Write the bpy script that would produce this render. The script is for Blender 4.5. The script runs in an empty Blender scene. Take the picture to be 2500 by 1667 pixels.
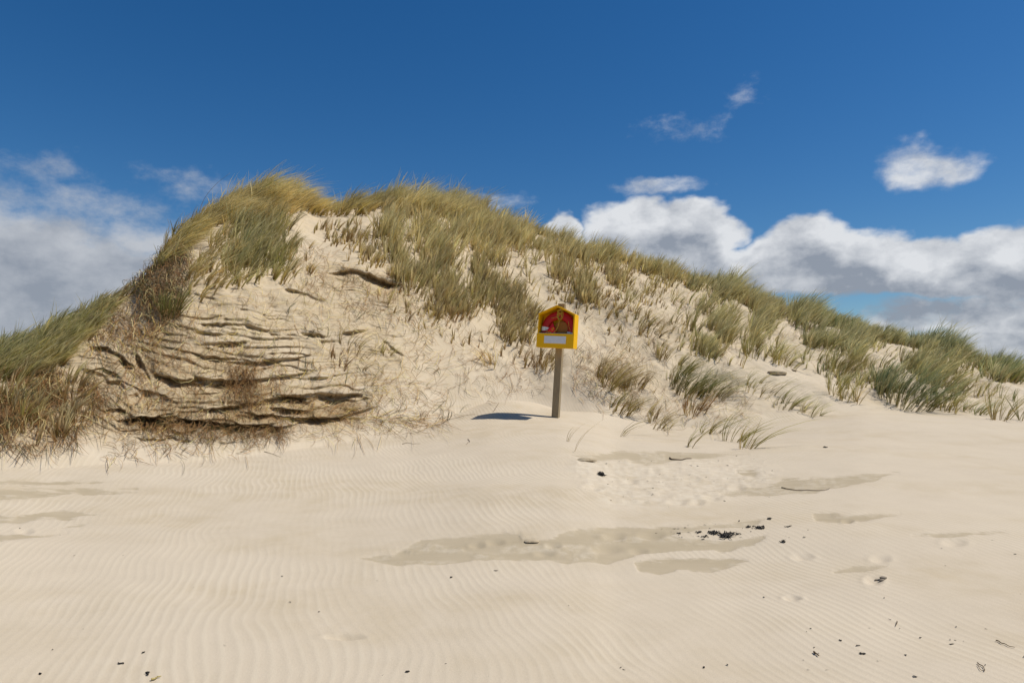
import bpy, bmesh, math
import numpy as np
from mathutils import Vector, Matrix

rng = np.random.default_rng(11)
S = bpy.context.scene
COL = S.collection
F = 1666.7            # focal length in photo pixels
PITCH = math.radians(3.3)
CP, SP = math.cos(PITCH), math.sin(PITCH)
EYE = 1.6

# ------------------------------------------------------------------ helpers
def link(o): COL.objects.link(o); return o
def tag(o, label=None, cat=None, group=None, kind=None):
    if label: o['label'] = label
    if cat: o['category'] = cat
    if group: o['group'] = group
    if kind: o['kind'] = kind
    return o
def np_mesh(name, verts, faces, mat=None, smooth=True, parent=None):
    """verts (N,3); faces (M,k) with constant k"""
    me = bpy.data.meshes.new(name)
    verts = np.ascontiguousarray(verts, dtype=np.float32); faces = np.ascontiguousarray(faces, dtype=np.int32)
    me.vertices.add(len(verts)); me.vertices.foreach_set('co', verts.ravel())
    k = faces.shape[1]
    me.loops.add(faces.size); me.loops.foreach_set('vertex_index', faces.ravel())
    me.polygons.add(len(faces))
    me.polygons.foreach_set('loop_start', np.arange(0, faces.size, k, dtype=np.int32))
    if smooth: me.polygons.foreach_set('use_smooth', np.ones(len(faces), dtype=bool))
    me.update(calc_edges=True)
    if mat: me.materials.append(mat)
    o = bpy.data.objects.new(name, me); link(o)
    if parent: o.parent = parent
    return o
def col_attr(me, name, cols):
    a = me.attributes.new(name, 'FLOAT_COLOR', 'POINT')
    c = np.ones((len(cols), 4), np.float32); c[:, :3] = cols
    a.data.foreach_set('color', c.ravel())
def flt_attr(me, name, vals):
    a = me.attributes.new(name, 'FLOAT', 'POINT')
    a.data.foreach_set('value', np.ascontiguousarray(vals, np.float32).ravel())
TAB = np.random.default_rng(5).random((256, 256))
def vn(x, y, seed=0):
    x = np.asarray(x) + seed*17.31; y = np.asarray(y) + seed*9.73
    ix = np.floor(x).astype(np.int64); iy = np.floor(y).astype(np.int64)
    fx = x-ix; fy = y-iy
    fx = fx*fx*fx*(fx*(fx*6-15)+10); fy = fy*fy*fy*(fy*(fy*6-15)+10)
    a = TAB[ix & 255, iy & 255]; b = TAB[(ix+1) & 255, iy & 255]
    c = TAB[ix & 255, (iy+1) & 255]; d = TAB[(ix+1) & 255, (iy+1) & 255]
    return ((a*(1-fx)+b*fx)*(1-fy)+(c*(1-fx)+d*fx)*fy)*2-1
def fbm(x, y, seed=0, octv=4, gain=.5):
    s = 0; a = 1; n = 0
    for i in range(octv):
        s = s + a*vn(x*2**i, y*2**i, seed+i*3); n += a; a *= gain
    return s/n
def sstep(a, b, x):
    t = np.clip((x-a)/(b-a), 0, 1); return t*t*(3-2*t)

# pixel <-> world
def px_dir(u, v):
    du = np.asarray(u, float)-1250; dv = np.asarray(v, float)-833.5
    return du, F*CP+dv*SP, F*SP-dv*CP
def px_tan(u, v):                      # tangent of elevation of the pixel's ray
    x, y, z = px_dir(u, v); return z/np.hypot(x, y)
def project(P):
    x, y, z = P[..., 0], P[..., 1], P[..., 2]-EYE
    f = y*CP+z*SP; up = -y*SP+z*CP
    f = np.where(f > .05, f, .05)
    return 1250+F*x/f, 833.5-F*up/f

def poly_sd(u, v, poly):
    """signed distance in pixels, negative inside"""
    P = np.array(poly, float); Q = np.roll(P, -1, 0)
    dmin = np.full(u.shape, 1e9); ins = np.zeros(u.shape, bool)
    for (x1, y1), (x2, y2) in zip(P, Q):
        ex, ey = x2-x1, y2-y1
        t = np.clip(((u-x1)*ex+(v-y1)*ey)/(ex*ex+ey*ey+1e-9), 0, 1)
        dmin = np.minimum(dmin, np.hypot(u-x1-t*ex, v-y1-t*ey))
        c = ((y1 > v) != (y2 > v)) & (u < (x2-x1)*(v-y1)/(y2-y1+1e-9)+x1)
        ins ^= c
    return np.where(ins, -dmin, dmin)

# ------------------------------------------------------------------ terrain control curves (photo column, photo row, distance)
TOE = [(-1500,1100,14),(-500,1160,11),(-100,1150,10.6),(0,1144,10.6),(150,1146,10.6),(300,1132,10.8),(500,1118,11.1),(700,1096,11.7),(850,1078,12.4),
       (1000,1052,13.4),(1100,1018,14.7),(1200,992,15.6),(1300,985,15.9),(1370,990,15.7),(1440,1008,15.4),(1500,1030,15.2),(1650,1040,15.4),(1800,1045,15.6),(1950,1022,16.6),(2100,1000,18),
       (2250,1000,19),(2400,1008,19.6),(2500,1015,20),(2750,1030,20.5),(3400,1040,22),(5500,1040,26)]
CREST = [(-1500,930,22),(-600,960,15),(-250,925,14),(-100,905,13.8),(0,872,14),(100,826,14.4),(200,778,15),(270,735,15.6),(320,700,16),(350,672,16.3),(380,630,16.8),
         (410,592,17.2),(450,556,17.8),(500,524,18.5),(560,500,19.2),(620,486,19.8),(700,488,20.4),(760,506,20.8),(830,508,21.2),(900,498,21.5),(1000,492,21.6),
         (1100,500,21.7),(1200,528,21.8),(1270,556,21.8),(1330,574,21.9),(1380,604,22),(1440,622,22.2),(1500,632,22.4),(1560,646,22.6),(1640,668,22.8),(1700,690,23),(1780,704,23.4),
         (1850,728,23.8),(1900,756,24),(1960,772,24.2),(2050,792,24.6),(2130,814,25),(2200,832,25.2),(2280,846,25.4),(2350,866,25.6),(2420,892,25.8),(2500,916,26.2),
         (2600,935,26.5),(2750,925,27),(3400,900,30),(5500,920,36)]
def curve(C):
    C = np.array(C, float)
    u = C[:, 0]; az = np.arctan2(u-1250, F)
    z = EYE + C[:, 2]*px_tan(u, C[:, 1])
    return az, C[:, 2], z
tA, tR, tZ = curve(TOE); CREST = [(a_, b_, c_+float(np.interp(a_, [900, 1250], [0, 1.3]))) for a_, b_, c_ in CREST]; cA, cR, cZ = curve(CREST)
def smooth_interp(x, xp, fp):
    k = np.array([-3, -2, -1, 0, 1, 2, 3])*.007; w = np.exp(-(k/.012)**2); w /= w.sum()
    return sum(wi*np.interp(x+ki, xp, fp) for wi, ki in zip(w, k))
def prof(az):
    a = np.clip(az, -1.2, 1.2)
    fade = 1-sstep(1.15, 1.9, np.abs(az))
    return (smooth_interp(a, tA, tR), smooth_interp(a, tA, tZ)*fade, smooth_interp(a, cA, cR), smooth_interp(a, cA, cZ)*fade+.3*(1-fade), fade)

uu = np.arange(-260, 2770, 2.7)
azf = np.arctan2(uu-1250, F)
side = azf[-1]+np.cumsum(np.concatenate([np.geomspace(.003, .04, 14), np.full(80, .04)]))
side = side[side < math.pi-.02]
sideL = azf[0]-(side-azf[-1]); sideL = sideL[sideL > -math.pi]
AZ = np.concatenate([sideL[::-1], azf, side])
NC = len(AZ)
NA0, NA, NB, NB2, NC2 = 10, 300, 430, 60, 34
rt, zt, rc, zc, fade = [a[:, None] for a in prof(AZ)]
rA0 = np.linspace(.25, 2.5, NA0, endpoint=False)[None]+0*rt
k = np.linspace(0, 1, NA, endpoint=False)[None]
rA = 1/((1-k)/2.5+k/rt)
t = np.linspace(0, 1, NB)[None]
rB = rt+(rc-rt)*t
t2 = (np.arange(1, NB2+1)/NB2)[None]
rB2 = rc+9*t2
rC = (rc+9)*np.geomspace(1.03, 120, NC2)[None]
R = np.concatenate([rA0, rA, rB, rB2, rC], 1)
NR = R.shape[1]
ROW_TOE, ROW_CREST = NA0+NA, NA0+NA+NB-1
AZg = AZ[:, None]+0*R
kb = np.clip((R-2.5)/(rt-2.5), 0, 1)
base = zt*(0.35*kb+0.65*kb**1.7)                        # beach rising to the toe
tt = np.clip((R-rt)/(rc-rt), 0, 1)
U0 = 1250+F*np.tan(np.clip(AZg, -1.1, 1.1))
convex = 1-sstep(1000, 1500, U0)                       # eroded left face steeper low down
g = (tt*(1-convex)+convex*(tt*1.32-.32*tt**2.2))
g = g*(1-.0)+0*tt
z = np.where(R <= rt, base, zt+(zc-zt)*g)
zb = np.clip((R-rc)/9, 0, 1)
z = np.where(R > rc, zc+(0.4-zc)*sstep(0, 1, zb*.98)-0.0, z)
X = R*np.sin(AZg); Y = R*np.cos(AZg)
on = sstep(0, .10, (R-rt)/(rc-rt))*(1-sstep(20, 60, R-rc))*fade*(1-.35*sstep(1700, 2100, U0))
keep = 1-.75*np.exp(-((tt-1)/.06)**2)                    # the authored skyline stays put
z = z + on*keep*(fbm(X*.55, Y*.55, 1, 3)*.34*(.35+.65*sstep(900, 1500, U0))+fbm(X*1.7, Y*1.7, 4, 3)*.085+fbm(X*6, Y*6, 8, 3)*.016)
z = z + (fbm(X*.16+3, Y*.45, 12, 2)*.085+fbm(X*.9, Y*1.6, 15, 3)*.018)*sstep(3, 6, R)*(1-.5*on)
z = z + sstep(60, 300, R-rc)*fbm(X*.01, Y*.01, 21, 3)*3
P = np.stack([X, Y, z], -1)

U, V = project(P)
front = (Y > .5) & (R <= rc+.01)
# --- sand patches laid bare by the wind, flat and slightly damp
PATCH = [
 [(874,1361),(956,1353),(1027,1321),(1161,1310),(1224,1298),(1267,1302),(1275,1318),(1346,1316),(1409,1290),(1519,1286),(1700,1282),(1807,1270),(1872,1266),(1850,1278),(1800,1284),(1700,1292),(1640,1300),(1660,1312),(1760,1318),(1872,1308),(1839,1329),(1768,1345),(1650,1340),(1566,1353),(1480,1375),(1381,1373),(1346,1367),(1165,1365),(1047,1379),(968,1377)],
 [(1550,1372),(1650,1363),(1788,1360),(1826,1368),(1737,1392),(1650,1390),(1610,1402),(1560,1392)],
 [(1985,1255),(2197,1255),(2114,1270),(2047,1277),(1992,1270)],
 [(1760,1208),(1815,1196),(1925,1172),(2044,1162),(2193,1156),(2142,1172),(2004,1198),(1870,1208)],
 [(1395,1110),(1480,1103),(1558,1101),(1700,1105),(1827,1109),(1729,1117),(1650,1122),(1578,1135),(1530,1120),(1440,1122)],
 [(2228,1306),(2300,1301),(2457,1298),(2378,1305),(2320,1312),(2290,1310)],
 [(2036,1396),(2083,1383),(2165,1381),(2110,1392)],
 [(1800,1150),(1830,1146),(1852,1152),(1840,1160),(1812,1159)],
 [(-80,1176),(120,1174),(268,1177),(150,1182),(-80,1183)],
 [(-80,1198),(57,1192),(140,1196),(210,1190),(268,1197),(367,1196),(249,1206),(172,1203),(57,1217),(-80,1222)],
 [(-80,1250),(57,1257),(103,1249),(145,1245),(240,1253),(153,1266),(90,1266),(50,1277),(-80,1282)],
 [(-80,1302),(96,1305),(164,1297),(77,1311),(-80,1330)],
 [(145,1290),(180,1278),(215,1277),(195,1286)],
]
damp = np.zeros(R.shape)
m = front & (V > 1080) & (V < 1420) & (U > -200) & (U < 2700)
um, vm = U[m], V[m]
w1 = fbm(um*.02, vm*.06, 31, 4)*10
dm = np.zeros(um.shape)
for p in PATCH:
    sd = poly_sd(um, vm+w1*.6, p)
    dm = np.maximum(dm, np.clip(.5-sd/14, 0, 1))
damp[m] = dm
# the trampled chalky area below the grass tufts
rough = np.zeros(R.shape)
sd = poly_sd(um, vm, [(1400,1112),(1600,1108),(1850,1120),(1900,1150),(1880,1185),(1700,1235),(1480,1240),(1440,1200),(1390,1150)])
rough[m] = np.clip(.5-sd/30, 0, 1)*(1-dm)
rough[m] = np.maximum(rough[m], .6*dm*sstep(.0, .35, fbm(um*.012, vm*.05, 77, 2)))
P[..., 2] -= .010*sstep(.0, .95, damp)
lump = fbm(X*3.2, Y*5.5, 41, 3)
P[..., 2] += rough*(lump*.013+np.maximum(0, fbm(X*8, Y*13, 44, 2))*.02)
# footprints and dents
DENT = [(1500,1308,22,8),(1590,1305,26,8),(1480,1340,30,9),(1330,1350,20,5),(1560,1345,18,5),(1210,1322,18,5),(1165,1330,16,4),(1350,1330,16,5),(1600,1150,12,5),(1655,1226,22,6),(1700,1228,16,5),
        (2133,1417,18,9),(2330,1325,24,8),(1960,1360,22,6),(1935,1460,18,5),(60,1297,18,5),(2070,1272,12,4),(1450,1190,20,6),(1740,1215,20,6),(1800,1190,16,5),(2150,1365,20,7),(840,1555,40,6),(1690,1170,18,5),(1540,1175,15,5)]
for (du_, dv_, a_, b_) in DENT:
    q = np.hypot((U-du_)/a_, (V-dv_)/b_)
    q = np.where(front, q, 9)
    d = np.exp(-q**2)
    P[..., 2] += -.022*d+.006*np.exp(-((q-1.5)/.45)**2)
# --- eroded face: bedding ledges with undercuts
ero = np.zeros(R.shape)
mf = front & (V < 1140) & (V > 440) & (U > -60) & (U < 1450) & (R > rt)
uf, vf = U[mf], V[mf]
sd = poly_sd(uf, vf, [(150,860),(300,760),(430,700),(600,690),(700,700),(760,640),(830,620),(1000,670),(960,760),(1010,900),(900,1030),(650,1082),(250,1075),(120,1010)])
ef = np.clip(.5-sd/60, 0, 1)
ero[mf] = ef
# (points, depth m, height px)
LEDGE = [
 ([(255,932),(300,930),(340,950),(400,965),(440,985)], .42, 40),
 ([(215,905),(250,900),(300,925)], .3, 34),
 ([(345,880),(385,915),(440,930),(520,938),(580,935)], .34, 24),
 ([(330,860),(352,895),(370,930)], .3, 26),
 ([(285,1028),(340,1018),(420,1018),(500,1030),(560,1034),(640,1042),(700,1052)], .55, 40),
 ([(250,1003),(290,1000),(310,1006)], .3, 18),
 ([(440,990),(500,1000),(560,995),(620,985),(690,972),(760,976),(870,980)], .38, 22),
 ([(560,1008),(640,1015),(720,1020),(800,1020),(880,1024)], .3, 20),
 ([(620,962),(720,968),(800,962),(900,970)], .24, 14),
 ([(650,995),(700,1000),(760,1000)], .25, 16),
 ([(445,775),(500,790),(560,785),(620,792)], .26, 16),
 ([(450,800),(520,812),(600,806)], .24, 14),
 ([(440,832),(500,840),(570,832),(640,838)], .2, 12),
 ([(800,662),(860,664),(900,672),(945,690),(990,692)], .4, 22),
 ([(690,706),(740,718),(800,735)], .24, 12),
 ([(735,812),(790,820),(850,815),(900,808)], .26, 10),
 ([(780,832),(830,834)], .18, 8),
 ([(640,880),(690,884)], .18, 8),
 ([(620,908),(660,913),(700,910)], .16, 8),
 ([(640,928),(680,930)], .14, 6),
 ([(500,868),(560,874),(620,868)], .22, 12),
 ([(400,740),(440,760)], .35, 50),
 ([(215,845),(260,850),(300,875),(330,900)], .28, 24),
 ([(460,955),(500,962),(540,960)], .15, 10),
 ([(300,1065),(400,1072),(520,1078),(640,1072)], .12, 8),
 ([(980,870),(1020,880),(1060,900)], .10, 7),
 ([(920,820),(950,840),(990,870)], .10, 8),
]
rec = np.zeros(uf.shape)
jit = fbm(uf*.022, vf*.012, 51, 3)*9+fbm(uf*.11, vf*.05, 54, 2)*1.6
thick = .35+1.1*sstep(-.45, .5, fbm(uf*.02, vf*.03, 57, 3))
for pts, dep, h in LEDGE:
    dep *= .62; h *= .85
    pa = np.array(pts, float)
    mm = (uf > pa[0, 0]-5) & (uf < pa[-1, 0]+5) & (vf > pa[:, 1].min()-30) & (vf < pa[:, 1].max()+h+20)
    ul = uf[mm]; d = vf[mm]-np.interp(ul, pa[:, 0], pa[:, 1])+jit[mm]
    w = (ul-pa[0, 0])/(pa[-1, 0]-pa[0, 0]); tap = np.clip(np.minimum(w, 1-w)*5, 0, 1)**.7
    tap = tap*thick[mm]
    body = sstep(-1.2, 1.8, d)*np.clip(1-d/(h*(.5+.6*thick[mm])), 0, 1)**.9
    lip = -.42*np.exp(-((d+7)/11.)**2)*(d < 2)
    rec[mm] = np.maximum(rec[mm], dep*tap*body)+dep*tap*lip
# thin bedding
zz = P[..., 2][mf]; aa = AZg[mf]
sd = poly_sd(uf, vf, [(180,860),(330,850),(430,720),(640,770),(760,850),(940,950),(900,1040),(680,1070),(260,1070),(200,980)])
s1f = np.clip(.5-sd/70, 0, 1)
def under(q_, sharp): 
    f_ = q_-np.floor(q_); return f_**1.7*(1-sstep(sharp, 1, f_))
pat = lambda a_, b_, sd__: sstep(-.30+.30*(1-s1f), .30+.25*(1-s1f), fbm(aa*a_, zz*b_, sd__, 3))
xx = X[mf]; zl = zz+.34*np.minimum(xx+5.6, 0)+fbm(xx*.35, zz*.5, 63, 3)*.42
brk = .35+.65*sstep(-.3, .3, fbm(xx*1.6, zl*1.2, 64, 3))
rec += .175*ef*(.08+.92*s1f)*brk*under(zl*2.5+fbm(xx*.8, zz*.7, 66, 3)*.9, .92)*pat(8, 1.5, 69)
rec += .11*ef*(.45+.55*s1f)*under(zl*5.7+fbm(xx*1.1, zz*.9, 72, 3)*1.4, .9)*pat(13, 2.2, 75)
rec += .05*ef*under(zl*14+fbm(aa*16, zz*1.1, 78, 3)*2, .9)*pat(22, 4, 81)
rec += .09*ef*fbm(xx*1.3, zz*2.2, 83, 4)
rec += ef*fbm(aa*60, zz*5, 80, 4)*.05
rr = np.hypot(X[mf], Y[mf])
P[..., 0][mf] += X[mf]/rr*rec; P[..., 1][mf] += Y[mf]/rr*rec
# hollow scoured round the post and the drift beside it
PX, PY = 14.45*math.sin(math.atan2(113, F)), 14.45*math.cos(math.atan2(113, F))
def bump_at(u, r, dz, sx, sy):
    a = math.atan2(u-1250, F); x0, y0 = r*math.sin(a), r*math.cos(a)
    P[..., 2] += dz*np.exp(-((X-x0)/sx)**2-((Y-y0)/sy)**2)
bump_at(1385, 15.6, -.16, .7, .5)
bump_at(1475, 15.0, .12, .8, .5)
bump_at(1228, 15.0, .18, .78, .9)

U, V = project(P)
# --- mesh
idx = (np.arange(NC)[:, None]*NR+np.arange(NR)[None]).astype(np.int32)
a = idx; b = np.roll(idx, -1, 0)
quads = np.stack([a[:, :-1], a[:, 1:], b[:, 1:], b[:, :-1]], -1)       # (NC, NR-1, 4)
flat = P.reshape(-1, 3)
tmp = bpy.data.meshes.new('tmp')
fq = quads.reshape(-1, 4)
e1 = flat[fq[:, 2]]-flat[fq[:, 0]]; e2 = flat[fq[:, 3]]-flat[fq[:, 1]]
fn = np.cross(e1, e2); 
if fn[:, 2].sum() < 0:
    quads = quads[..., ::-1]; fq = quads.reshape(-1, 4); fn = -fn
vnrm = np.zeros_like(flat)
for j in range(4):
    for c in range(3):
        vnrm[:, c] += np.bincount(fq[:, j], weights=fn[:, c], minlength=len(flat))
vnrm /= np.linalg.norm(vnrm, axis=1, keepdims=True)+1e-12
VN = vnrm.reshape(P.shape)

# ------------------------------------------------------------------ surface lookups
Vmin = np.minimum.accumulate(V[:, :ROW_CREST+1], 1)        # visible envelope per column
def col_of(az): return np.interp(az, AZ, np.arange(NC))
def hit(u, v):
    """grid coordinates of the visible ground at a photo pixel"""
    u = np.atleast_1d(np.asarray(u, float)); v = np.atleast_1d(np.asarray(v, float))
    ci = col_of(np.arctan2(u-1250, F)); c0 = np.clip(np.round(ci).astype(int), 0, NC-1)
    ri = np.empty(len(u))
    for i in range(len(u)):
        ri[i] = np.searchsorted(-Vmin[c0[i]], -v[i])
    return ci, np.clip(ri, 1, ROW_CREST)
def samp(A, ci, ri):
    c0 = np.clip(np.floor(ci).astype(int), 0, NC-2); r0 = np.clip(np.floor(ri).astype(int), 0, NR-2)
    fc = np.clip(ci-c0, 0, 1)[..., None]; fr = np.clip(ri-r0, 0, 1)[..., None]
    return (A[c0, r0]*(1-fc)+A[c0+1, r0]*fc)*(1-fr)+(A[c0, r0+1]*(1-fc)+A[c0+1, r0+1]*fc)*fr
def row_of(az, r):
    T, _, C, _, _ = prof(az)
    k = (1/np.maximum(r, .3)-1/2.5)/(1/T-1/2.5)
    out = np.where(r < T, NA0+k*NA, NA0+NA+(r-T)/(C-T)*(NB-1))
    return np.where(r > C, ROW_CREST+(r-C)/9*NB2, out)
def ground(x, y):
    az = np.arctan2(x, y); r = np.hypot(x, y)
    return samp(P, col_of(az), row_of(az, r))
def at(u, v):
    ci, ri = hit(u, v); return samp(P, ci, ri), samp(VN, ci, ri)

# ------------------------------------------------------------------ materials
def mat(name):
    m = bpy.data.materials.new(name); m.use_nodes = True
    nt = m.node_tree; b = nt.nodes['Principled BSDF']
    return m, nt, b
def N(nt, t, **kw):
    n = nt.nodes.new(t)
    for k_, v_ in kw.items():
        if k_.startswith('i_'):
            key = k_[2:]; key = int(key) if key.isdigit() else key
            n.inputs[key].default_value = v_
        else: setattr(n, k_, v_)
    return n
def mixc(nt, fac, a_, b_):
    n = nt.nodes.new('ShaderNodeMix'); n.data_type = 'RGBA'
    for s, val in ((0, fac), (6, a_), (7, b_)):
        if hasattr(val, 'node'): nt.links.new(val, n.inputs[s])
        else: n.inputs[s].default_value = val if s == 0 else (*val, 1)
    return n.outputs[2]
def mth(nt, op, a_, b_=None, clamp=False):
    n = nt.nodes.new('ShaderNodeMath'); n.operation = op; n.use_clamp = clamp
    for s, val in ((0, a_), (1, b_)):
        if val is None: continue
        if hasattr(val, 'node'): nt.links.new(val, n.inputs[s])
        else: n.inputs[s].default_value = val
    return n.outputs[0]
def mrange(nt, v_, a_, b_, c_=0., d_=1., smooth=False):
    n = nt.nodes.new('ShaderNodeMapRange'); n.interpolation_type = 'SMOOTHSTEP' if smooth else 'LINEAR'
    nt.links.new(v_, n.inputs[0])
    for s, q in zip((1, 2, 3, 4), (a_, b_, c_, d_)): n.inputs[s].default_value = q
    return n.outputs[0]
def noise(nt, vec, scale, detail=3, rough_=.55, dist=0):
    n = N(nt, 'ShaderNodeTexNoise'); n.inputs['Scale'].default_value = scale; n.inputs['Detail'].default_value = detail
    n.inputs['Roughness'].default_value = rough_; n.inputs['Distortion'].default_value = dist
    if vec is not None: nt.links.new(vec, n.inputs['Vector'])
    return n.outputs['Fac']
def mapping(nt, vec, scale=(1, 1, 1), rot=(0, 0, 0)):
    n = N(nt, 'ShaderNodeMapping'); n.inputs['Scale'].default_value = scale; n.inputs['Rotation'].default_value = rot
    nt.links.new(vec, n.inputs['Vector']); return n.outputs[0]
def attr(nt, name):
    n = N(nt, 'ShaderNodeAttribute'); n.attribute_name = name; return n

SAND = (.565, .475, .352)
def sand_material():
    m, nt, b = mat('sand'); L = nt.links.new
    pos = N(nt, 'ShaderNodeNewGeometry').outputs['Position']
    big = noise(nt, mapping(nt, pos, (.35, .8, .8)), 1, 4)
    mid = noise(nt, pos, 3.0, 5, .6)
    grain = noise(nt, pos, 170, 2, .7)
    c = mixc(nt, mrange(nt, big, .38, .66, smooth=True), SAND, (.510, .415, .280))
    c = mixc(nt, mrange(nt, mid, .3, .75), c, (.595, .50, .372))
    c = mixc(nt, mth(nt, 'MULTIPLY', mrange(nt, grain, .3, .7), .30), c, (.36, .29, .20))
    # dark mineral grains gather in places
    speck = mrange(nt, noise(nt, pos, 420, 1, .5), .66, .74)
    c = mixc(nt, mth(nt, 'MULTIPLY', speck, .35), c, (.14, .11, .08))
    # bare damp layers
    dmp = attr(nt, 'damp').outputs['Fac']
    dn = mth(nt, 'ADD', dmp, mth(nt, 'MULTIPLY', mth(nt, 'SUBTRACT', noise(nt, mapping(nt, pos, (.8, 2.8, 1)), 2.6, 7, .7), .5), 2.0))
    dfac = mrange(nt, dn, .34, .70, 0, 1, True)
    dcol = mixc(nt, noise(nt, mapping(nt, pos, (.6, 2.5, 1)), 2, 5, .6), (.355, .285, .18), (.48, .395, .275))
    c = mixc(nt, mth(nt, 'MULTIPLY', dfac, mrange(nt, dmp, .02, .3)), c, dcol)
    # chalky crust
    rg = attr(nt, 'rough').outputs['Fac']
    c = mixc(nt, mth(nt, 'MULTIPLY', rg, mrange(nt, noise(nt, pos, 9, 4, .6), .42, .6, 0, .7)), c, (.60, .515, .39))
    # eroded face: stained beds
    er = attr(nt, 'ero').outputs['Fac']
    bed = noise(nt, mapping(nt, pos, (.5, .5, 6)), 1.6, 6, .65, .4)
    c = mixc(nt, mth(nt, 'MULTIPLY', er, mrange(nt, bed, .40, .64, 0, .7)), c, (.45, .33, .175))
    bed2 = noise(nt, mapping(nt, pos, (1.2, 1.2, 16)), 1.5, 5, .7, .2)
    c = mixc(nt, mth(nt, 'MULTIPLY', er, mrange(nt, bed2, .54, .72, 0, .5)), c, (.36, .27, .165))
    st = attr(nt, 'stain').outputs['Fac']
    c = mixc(nt, mth(nt, 'MULTIPLY', st, mrange(nt, noise(nt, pos, 1.8, 5, .65), .35, .6, .25, .95)), c, (.36, .255, .13))
    c = mixc(nt, mth(nt, 'MULTIPLY', attr(nt, 'dune').outputs['Fac'], .45), c, (.53, .42, .265))
    # fine plant litter on the face
    lit = noise(nt, mapping(nt, pos, (1, 1, 1)), 26, 5, .75, 1.5)
    dn_ = attr(nt, 'dune').outputs['Fac']
    c = mixc(nt, mth(nt, 'MULTIPLY', dn_, mrange(nt, lit, .62, .76, 0, .3)), c, (.24, .16, .085))
    L(c, b.inputs['Base Color'])
    b.inputs['Roughness'].default_value = .95; b.inputs['Specular IOR Level'].default_value = .15
    # wind ripples
    wx = N(nt, 'ShaderNodeTexNoise'); wx.inputs['Scale'].default_value = .55; wx.inputs['Detail'].default_value = 2; L(pos, wx.inputs['Vector'])
    off = N(nt, 'ShaderNodeVectorMath', operation='SUBTRACT'); L(wx.outputs['Color'], off.inputs[0]); off.inputs[1].default_value = (.5, .5, .5)
    sc = N(nt, 'ShaderNodeVectorMath', operation='SCALE'); L(off.outputs[0], sc.inputs[0]); sc.inputs['Scale'].default_value = .62
    ad = N(nt, 'ShaderNodeVectorMath', operation='ADD'); L(pos, ad.inputs[0]); L(sc.outputs[0], ad.inputs[1])
    wv = N(nt, 'ShaderNodeTexWave', wave_type='BANDS', bands_direction='X', wave_profile='SIN')
    wv.inputs['Scale'].default_value = 4.5; wv.inputs['Distortion'].default_value = 1.7; wv.inputs['Detail'].default_value = 2.5
    wv.inputs['Detail Scale'].default_value = .55; wv.inputs['Detail Roughness'].default_value = .55
    L(mapping(nt, ad.outputs[0], (1, 1, 1), (0, 0, math.radians(-17))), wv.inputs['Vector'])
    rp = attr(nt, 'ripple').outputs['Fac']
    ramp_ = mth(nt, 'MULTIPLY', rp, mrange(nt, noise(nt, pos, .7, 3), .3, .62, .15, 1))
    rip = mth(nt, 'MULTIPLY', wv.outputs['Fac'], mth(nt, 'MULTIPLY', ramp_, mth(nt, 'SUBTRACT', 1, dfac)))
    # loose pale grains rest on ripple crests
    c2 = mixc(nt, mth(nt, 'MULTIPLY', mrange(nt, rip, .45, .95), .38), c, (.63, .54, .40))
    L(c2, b.inputs['Base Color'])
    h = mth(nt, 'MULTIPLY', rip, .0016)
    h = mth(nt, 'ADD', h, mth(nt, 'MULTIPLY', noise(nt, pos, 60, 3, .7), .0022))
    h = mth(nt, 'ADD', h, mth(nt, 'MULTIPLY', mth(nt, 'MULTIPLY', noise(nt, pos, 9, 5, .65), mth(nt, 'ADD', dn_, rg)), .012))
    h = mth(nt, 'ADD', h, mth(nt, 'MULTIPLY', mth(nt, 'MULTIPLY', bed2, er), .05))
    h = mth(nt, 'SUBTRACT', h, mth(nt, 'MULTIPLY', dfac, .0022))
    bp = N(nt, 'ShaderNodeBump'); bp.inputs['Strength'].default_value = .85; bp.inputs['Distance'].default_value = 1.0
    L(h, bp.inputs['Height']); L(bp.outputs[0], b.inputs['Normal'])
    return m
M_SAND = sand_material()

def leaf_material(name, rough_=.55, trans=.3, attr_name='tint'):
    m, nt, b = mat(name); L = nt.links.new
    c = attr(nt, attr_name).outputs['Color']
    L(c, b.inputs['Base Color']); b.inputs['Roughness'].default_value = rough_
    b.inputs['Specular IOR Level'].default_value = .14
    tr = N(nt, 'ShaderNodeBsdfTranslucent'); L(c, tr.inputs['Color'])
    mx = N(nt, 'ShaderNodeMixShader'); mx.inputs[0].default_value = trans
    L(b.outputs[0], mx.inputs[1]); L(tr.outputs[0], mx.inputs[2])
    L(mx.outputs[0], nt.nodes['Material Output'].inputs['Surface'])
    return m
M_GRASS = leaf_material('marram_leaf', .7, .42)
M_DRY = leaf_material('dry_strand', .85, .05)

# ------------------------------------------------------------------ terrain objects
stain = np.zeros(R.shape)
sd = poly_sd(uf, vf, [(180,890),(330,850),(430,720),(470,840),(600,900),(720,960),(900,975),(880,1020),(720,1055),(480,1062),(260,1050),(200,980)])
s1 = np.clip(.5-sd/50, 0, 1)
sd = poly_sd(uf, vf, [(790,660),(880,662),(1000,690),(1010,760),(900,720),(800,690)])
s1 = np.maximum(s1, .7*np.clip(.5-sd/30, 0, 1))
sd = poly_sd(uf, vf, [(-60,960),(200,960),(240,1060),(100,1110),(-60,1110)])
s1 = np.maximum(s1, .6*np.clip(.5-sd/40, 0, 1))
sd = poly_sd(uf, vf, [(330,700),(430,560),(470,590),(440,760),(400,790)])
s1 = np.maximum(s1, .8*np.clip(.5-sd/30, 0, 1))
stain[mf] = s1
duneA = on*sstep(.02, .2, (R-rt)/(rc-rt))*(1-.75*sstep(1500, 2000, U0))
ripple = (1-sstep(.02, .12, (R-rt)/(rc-rt)))*(1-rough)
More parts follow.
